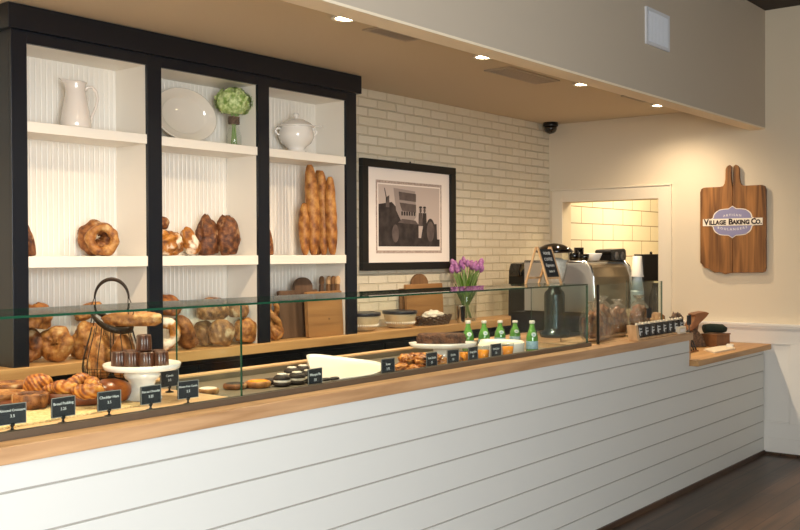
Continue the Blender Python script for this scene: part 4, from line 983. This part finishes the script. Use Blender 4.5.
for x in (-.04, .05): MB().lathe([(.027, 0), (.027, .004), (.022, .005), (.021, .002), (0, .002)], 24).build('dial', 'steel' if 0 else 'brushed', t, (x, -.0605, .032), (PI/2, 0, 0))
# paper cups
t = thing('paper_cup_stack', 'tall stack of pale paper cups beside the espresso machine', 'cup stack', (6.25, 2.905, CT))
for k in range(3):
    pass
m = MB(); m.lathe([(.045, 0), (.046, .1), (.044, .11)], 28)
for k in range(14): z = .1+k*.013; m.lathe([(.043, z), (.0455, z+.001), (.0455, z+.005), (.043, z+.006), (.0425, z+.012)], 28)
m.lathe([(.0425, .28), (.031, .37), (.031, .372), (.0, .372)], 28); m.build('cups', 'cup_grey', t)
m = MB(); m.lathe([(.040, .372), (.043, .374), (.043, .38), (.039, .39), (.031, .515), (0, .515)], 28); m.build('top_cup', 'cup_paper', t)
# black equipment stand and jug, left of the machine against the wall
t = thing('water_boiler', 'tall black hot water dispenser standing by the brick wall', 'dispenser', (ax_(523, 4.36), 4.36, Z1+.001))
MB().prism([(-.11, 0), (.11, 0), (.11, .36), (.1, .39), (-.06, .40), (-.1, .37)], -.08, .08, 'XZ').build('body', 'black_plastic', t, bev=.008)
MB().prism([(-.14, .33), (.02, .36), (.03, .42), (-.04, .45), (-.12, .44), (-.15, .38)], -.06, .05, 'XZ').build('head', 'black_gloss', t, bev=.01)
MB().box(-.04, -.02, -.086, -.08, .1, .27).build('gauge', 'steel', t)
t = thing('milk_pitcher', 'polished steel milk pitcher on a black box behind the glass', 'pitcher', (ax_(534, 3.9), 3.9, 1.156))
MB().lathe([(0, 0), (.05, 0), (.055, .01), (.056, .07), (.05, .1), (.052, .115), (.048, .115), (.046, .1), (.05, .02), (0, .01)], 32).build('body', 'steel', t)
MB().tube([(.05, 0, .1), (.085, 0, .095), (.085, 0, .03), (.054, 0, .02)], .005, 8).build('handle', 'steel', t)
t = thing('knock_box', 'black equipment stand behind the right end of the display case', 'equipment stand', (ax_(537, 3.92)+.2, 3.92, 0))
MB().box(-.36, .65, -.14, .14, 0, 1.155).build('body', 'black_plastic', t, bev=.006)
MB().box(-.05, .0, -.147, -.14, 1.03, 1.08).build('white_label', 'cup_paper', t)
MB().box(-.36, .65, -.145, -.14, .95, .965).build('steel_strip', 'steel', t)
t = thing('drip_brewer', 'black coffee brewer seen through the pass through opening', 'coffee brewer', (8.42, 3.78, .95))
MB().box(-.11, .11, -.115, .115, 0, .05).build('base', 'black_plastic', t, bev=.004)
MB().box(-.11, .11, .02, .115, .05, .5).build('tower', 'black_plastic', t, bev=.004); MB().box(-.11, .11, -.115, .02, .40, .64).build('brew_head', 'black_plastic', t, bev=.004); MB().box(-.11, .11, .02, .115, .5, .64).build('reservoir', 'black_plastic', t, bev=.004)
MB().lathe([(0, .05), (.06, .05), (.07, .1), (.065, .25), (.04, .33), (.04, .38), (0, .38)], 28, c=(0, -.05, 0)).build('carafe', 'black_gloss', t); MB().lathe([(.012, .64), (.012, .66), (0, .665)], 12).build('knob', 'black_gloss', t)
for k in range(5): MB().box(-.05, .05, -.12, -.115, .42+k*.04, .43+k*.04).build('button_strip', 'steel', t)
o = MB().box(XW+T+.02, 9.4, 3.2, 4.44, .91, .949).build('kitchen_worktop', 'counter_oak'); tag(o, 'worktop in the kitchen behind the opening, under the black brewer', 'worktop')
o = MB().box(XW+T+.02, 9.4, 3.24, 4.44, 0, .91).build('kitchen_cabinet', 'white_paint'); tag(o, 'white kitchen base unit behind the opening', 'cabinet')

# ------------------------------------------------------------------ wrapped bread, pouches and small signs on the counter end
def bag(label, x, y, w_, h_, seed, d=.12, lean=0):
    t = thing('bread_bag', label, 'bag of bread', (x, y, CT), -.1, 'cellophane bags of bread behind the glass guard', ry=lean)
    loaf_mesh(w_*.84, d*.78, h_*.84, seed, .3, 2.6).build('bread', 'crust', t, (0, 0, h_*.42))
    V, F = ICO; vs = []
    for v in V:
        k = (abs(v.x)**3+abs(v.y)**3+abs(v.z)**3)**(-1/3); q = v*k; n_ = noise.noise(v*5+Vector((seed, 0, 0)))*.09+abs(noise.noise(v*11+Vector((0, seed, 0))))*.06
        nar = 1-.55*max(0, q.z)**2.2
        vs.append((q.x*w_/2*(1+n_)*nar, q.y*d/2*(1+n_)*nar, max(0.0, h_/2+q.z*h_/2*(1+n_*.6))))
    MB().add(vs, F, 0, True).build('wrapper', 'cello', t)
    m = MB(); m.lathe([(.012, h_*.93), (.01, h_*.97), (.03, h_*1.04), (.036, h_*1.1), (.03, h_*1.08), (.006, h_*.98)], 18, flute=.15, fn=7); m.build('gathered_top', 'cello', t)
bag('clear bag of brown bread at the left end behind the glass guard', 5.40, 2.80, .19, .22, 3)
bag('tall clear bag of brown bread in the middle behind the glass guard', 5.60, 2.84, .19, .245, 7)
bag('clear bag of golden bread leaning right behind the black pouches', 5.85, 2.86, .23, .215, 11)
bag('golden wrapped bread behind the small black sign', 6.045, 2.80, .16, .235, 13)
o = loaf('wrapped_loaf', 'amber wrapped loaf on the counter right of the glass guard', 6.235, 2.755, CT, (.14, .11, .14), 'crust_gold', (0, .25, 0), seed=17, lump=.25)
t = thing('pouch_tray', 'wooden display tray holding a row of small black pouches', 'tray', (5.60, 2.63, CT))
MB().box(.02, .76, -.02, .035, 0, .012).build('base', 'ash', t); MB().prism([(.0, 0), (.03, 0), (.0, .095), (-.03, .095)], -.03, .03, 'XZ').build('end_panel', 'ash', t)
p0 = thing('coffee_pouch', '', 'pouch', group='small black pouches in the counter tray')
MB().prism([(-.038, 0), (.038, 0), (.036, .06), (.03, .078), (-.03, .078), (-.036, .06)], -.016, .016, 'XZ').build('pouch', 'pouch', p0, bev=.004)
MB().prism([(-.034, .078), (.034, .078), (.03, .092), (.0, .086), (-.03, .092)], -.006, .006, 'XZ').build('folded_top', 'paper', p0)
m = MB(); m.box(-.02, -.014, -.018, -.0165, .02, .062); m.box(-.02, .014, -.018, -.0165, .05, .056); m.box(-.008, -.002, -.018, -.0165, .012, .04); m.box(-.008, .022, -.018, -.0165, .032, .038); m.build('white_marking', 'chalk', p0)
nth = ['first', 'second', 'third', 'fourth', 'fifth', 'sixth', 'seventh', 'eighth']
for i in range(8):
    q = (5.685+i*.091, 2.637, CT+.0125); lb = 'black pouch with white marking, '+nth[i]+' from the left in the wooden tray'
    if i == 0: p0.location = q; p0['label'] = lb
    else: dup(p0, q, lb, .05*((i % 3)-1))
def mini_sign(label, px, py, Y, z, w_, h_):
    p = at(px, py, 'Y', Y); t = thing('counter_sign', label, 'sign', (p.x, Y, z), 0, 'small blank black counter signs')
    H_ = p.z-z; MB().box(-w_/2, w_/2, -.003, .003, H_-h_/2, H_+h_/2).build('plate', 'slate', t)
    MB().lathe([(.018, 0), (.018, .004), (.004, .007), (.004, H_-h_/2)], 14).build('stand', 'black_plastic', t)
mini_sign('small black sign on a stem above the black pouches', 649, 313, 2.674, CT, .065, .062)
mini_sign('small black sign standing at the right end of the oak countertop', 689.0, 320, 2.60, CT, .062, .064)
p = at(678.5, 333, 'Y', 2.625)
t = thing('small_card_box', 'small white and pink box on the right end of the oak countertop', 'box', (p.x, 2.625, CT)); MB().box(-.055, .055, -.03, .03, 0, .045).build('box', 'paper', t, bev=.002); MB().box(-.04, .03, -.0315, -.03, .012, .03).build('pink_label', 'purple' if 0 else 'mat_board', t)
# brown paper bag behind
p = at(675, 322, 'Y', 2.70)
o = loaf_mesh(.085, .07, .12, 33, .55, 2.4, p=3).build('crumpled_bag', 'wicker_dark', None, (p.x, 2.70, CT), (0, .35, FACE)); tag(o, 'dark crumpled brown paper bag behind the white box', 'paper bag'); place_on(o, CT)
# low counter: box, stand, roll, papers
t = thing('wooden_box', 'low brown wooden box on the low oak countertop', 'box', (7.53, 2.85, .8765), -.15)
MB().box(-.10, .10, -.07, .07, 0, .085).build('box', 'leather', t, bev=.004); MB().box(-.105, .105, -.075, .075, .085, .095).build('lid', 'leather', t, bev=.003)
t = thing('tablet_stand', 'slanted brown tablet stand rising behind the wooden box', 'tablet stand', (7.37, 2.935, .8765), FACE+.1)
m = MB(); m.prism([(-.07, 0), (.06, 0), (.03, .08), (-.02, .14), (-.07, .12), (-.075, .06)], -.05, .05, 'XZ'); m.build('base', 'wicker_dark', t, bev=.006)
m = MB(); m.prism([(-.085, .14), (-.065, .125), (.055, .235), (.075, .262), (.045, .272), (-.02, .262), (-.05, .25), (-.035, .235)], -.065, .065, 'XZ'); m.build('screen_back', 'leather', t, bev=.005)
MB().tube([(-.03, 0, .1), (-.01, 0, .2)], .03, 10).build('arm', 'leather', t)
t = thing('cloth_roll', 'rolled dark green cloth lying on the brown wooden box', 'cloth', (7.545, 2.85, .973), FACE+.2)
MB().tube([(-.10, 0, .035), (-.05, 0, .04), (.05, 0, .035), (.085, 0, .025)], [.034, .036, .035, .02], 14).build('roll', 'dark_cloth', t)
t = thing('wire_rack', 'small dark rack at the left end of the low oak countertop', 'rack', (6.93, 2.84, .8765), 0)
MB().box(-.09, .09, -.06, .06, 0, .012).build('tray', 'leather', t); MB().prism([(-.09, .012), (.04, .012), (-.03, .1)], .05, .06, 'XZ').build('back_plate', 'leather', t)
for k in range(4): MB().tube([(-.07+k*.045, -.05, .012), (-.06+k*.045, -.02, .075), (-.05+k*.045, .04, .1)], .006, 6).build('prong', 'black_plastic', t)
o = MB().prism(roundpoly([(6.93, 2.63), (7.30, 2.61), (7.55, 2.72), (7.40, 2.77), (7.10, 2.78)], .02, 3), 0, .012).build('paper_sheets', 'paper', None, (0, 0, .8765)); tag(o, 'cream paper sheets lying on the low oak countertop', 'paper')
t = thing('pale_block', 'small pale block lying on the cream paper sheets', 'block', (7.38, 2.68, .889), .3); MB().box(-.05, .05, -.025, .025, 0, .018).build('block', 'cup_paper', t, bev=.003)

# ------------------------------------------------------------------ sub-parts hang under their part
SUB = {'lettering': ('plate', 'banner'), 'price': ('plate',), 'border': ('plate',), 'neck_star': ('glass',), 'neck_label': ('glass',), 'body_label': ('glass',), 'knob': ('lid', 'brew_head'), 'chalk_writing': ('slate_panel',),
       'filling': ('crust_shell',), 'icing': ('top_cookie',), 'chrome_edge': ('side_panel',), 'foot': ('base',), 'dial': ('body',), 'white_label': ('body',), 'gauge': ('body',), 'ladle': ('lid',), 'white_marking': ('pouch',),
       'button_strip': ('brew_head',), 'printed_border': ('mount',), 'photograph': ('mount',), 'beaded_band': ('body',), 'louvers': ('frame',), 'water': ('vase',), 'beans': ('hopper',), 'emblem': ('emblem_border',), 'knot': ('board',), 'rim_band': ('wire_body',)}
def base(o): return o.name.split('.')[0]
for root in [o for o in C.objects if o.parent is None and o.children]:
    kids = list(root.children); used = {}
    for ch in kids:
        for pn in SUB.get(base(ch), ()):
            cand = [k for k in kids if base(k) == pn]
            if not cand: continue
            q = cand[used.get(base(ch), 0) % len(cand)]
            if base(ch) in ('chrome_edge', 'foot'): used[base(ch)] = used.get(base(ch), 0)+1
            if q.parent is root and base(q) != 'neck_label' or q.parent is root:
                ch.parent = q; ch.matrix_parent_inverse = q.matrix_basis.inverted()
            break
# ------------------------------------------------------------------ lights
def area(name, loc, tgt, sx, sy, e, col, spread=PI):
    l = bpy.data.lights.new(name, 'AREA'); l.shape = 'RECTANGLE'; l.size = sx; l.size_y = sy; l.energy = e; l.color = col; l.spread = spread
    o = bpy.data.objects.new(name, l); C.objects.link(o); o.location = loc; o.rotation_euler = (Vector(tgt)-Vector(loc)).to_track_quat('-Z', 'Y').to_euler(); return o
def spot(name, loc, tgt, e, col, size=110, blend=.8, r=.04):
    l = bpy.data.lights.new(name, 'SPOT'); l.energy = e; l.color = col; l.spot_size = math.radians(size); l.spot_blend = blend; l.shadow_soft_size = r
    o = bpy.data.objects.new(name, l); C.objects.link(o); o.location = loc; o.rotation_euler = (Vector(tgt)-Vector(loc)).to_track_quat('-Z', 'Y').to_euler(); return o
area('window_daylight', ((WX0+WX1)/2, YF-.02, (WZ0+WZ1)/2), ((WX0+WX1)/2, 3, 1.2), WX1-WX0-.2, WZ1-WZ0-.2, 310, (.93, .97, 1.0))
WARM = (1.0, .79, .55)
for x in [-.05, 1.19, 2.43]+lx: spot('downlight_beam', (x, 3.24, ZS-.03), (x, 3.24, 0), 82 if x < 7 else 50, WARM, 150, 1.0)
for x, y in ((1.0, .2),): spot('room_spot', (x, y, 3.4), (x, y+1.2, 1.0), 40, (1, .82, .62), 120, .9, .06)  # unseen warm spot high over the room; no fixture is built for it
area('kitchen_lamp', (9.0, 3.6, 2.66), (9.0, 4.2, 1.6), .8, .5, 34, (1, .82, .5))
wd = bpy.data.worlds.new('world'); S.world = wd; wd.use_nodes = True; wd.node_tree.nodes['Background'].inputs[0].default_value = (.8, .9, 1, 1); wd.node_tree.nodes['Background'].inputs[1].default_value = .6
vs = S.view_settings; vs.view_transform = 'Standard'; vs.look = 'None'; vs.gamma = 1; vs.exposure = 0.45; vs.use_curve_mapping = False
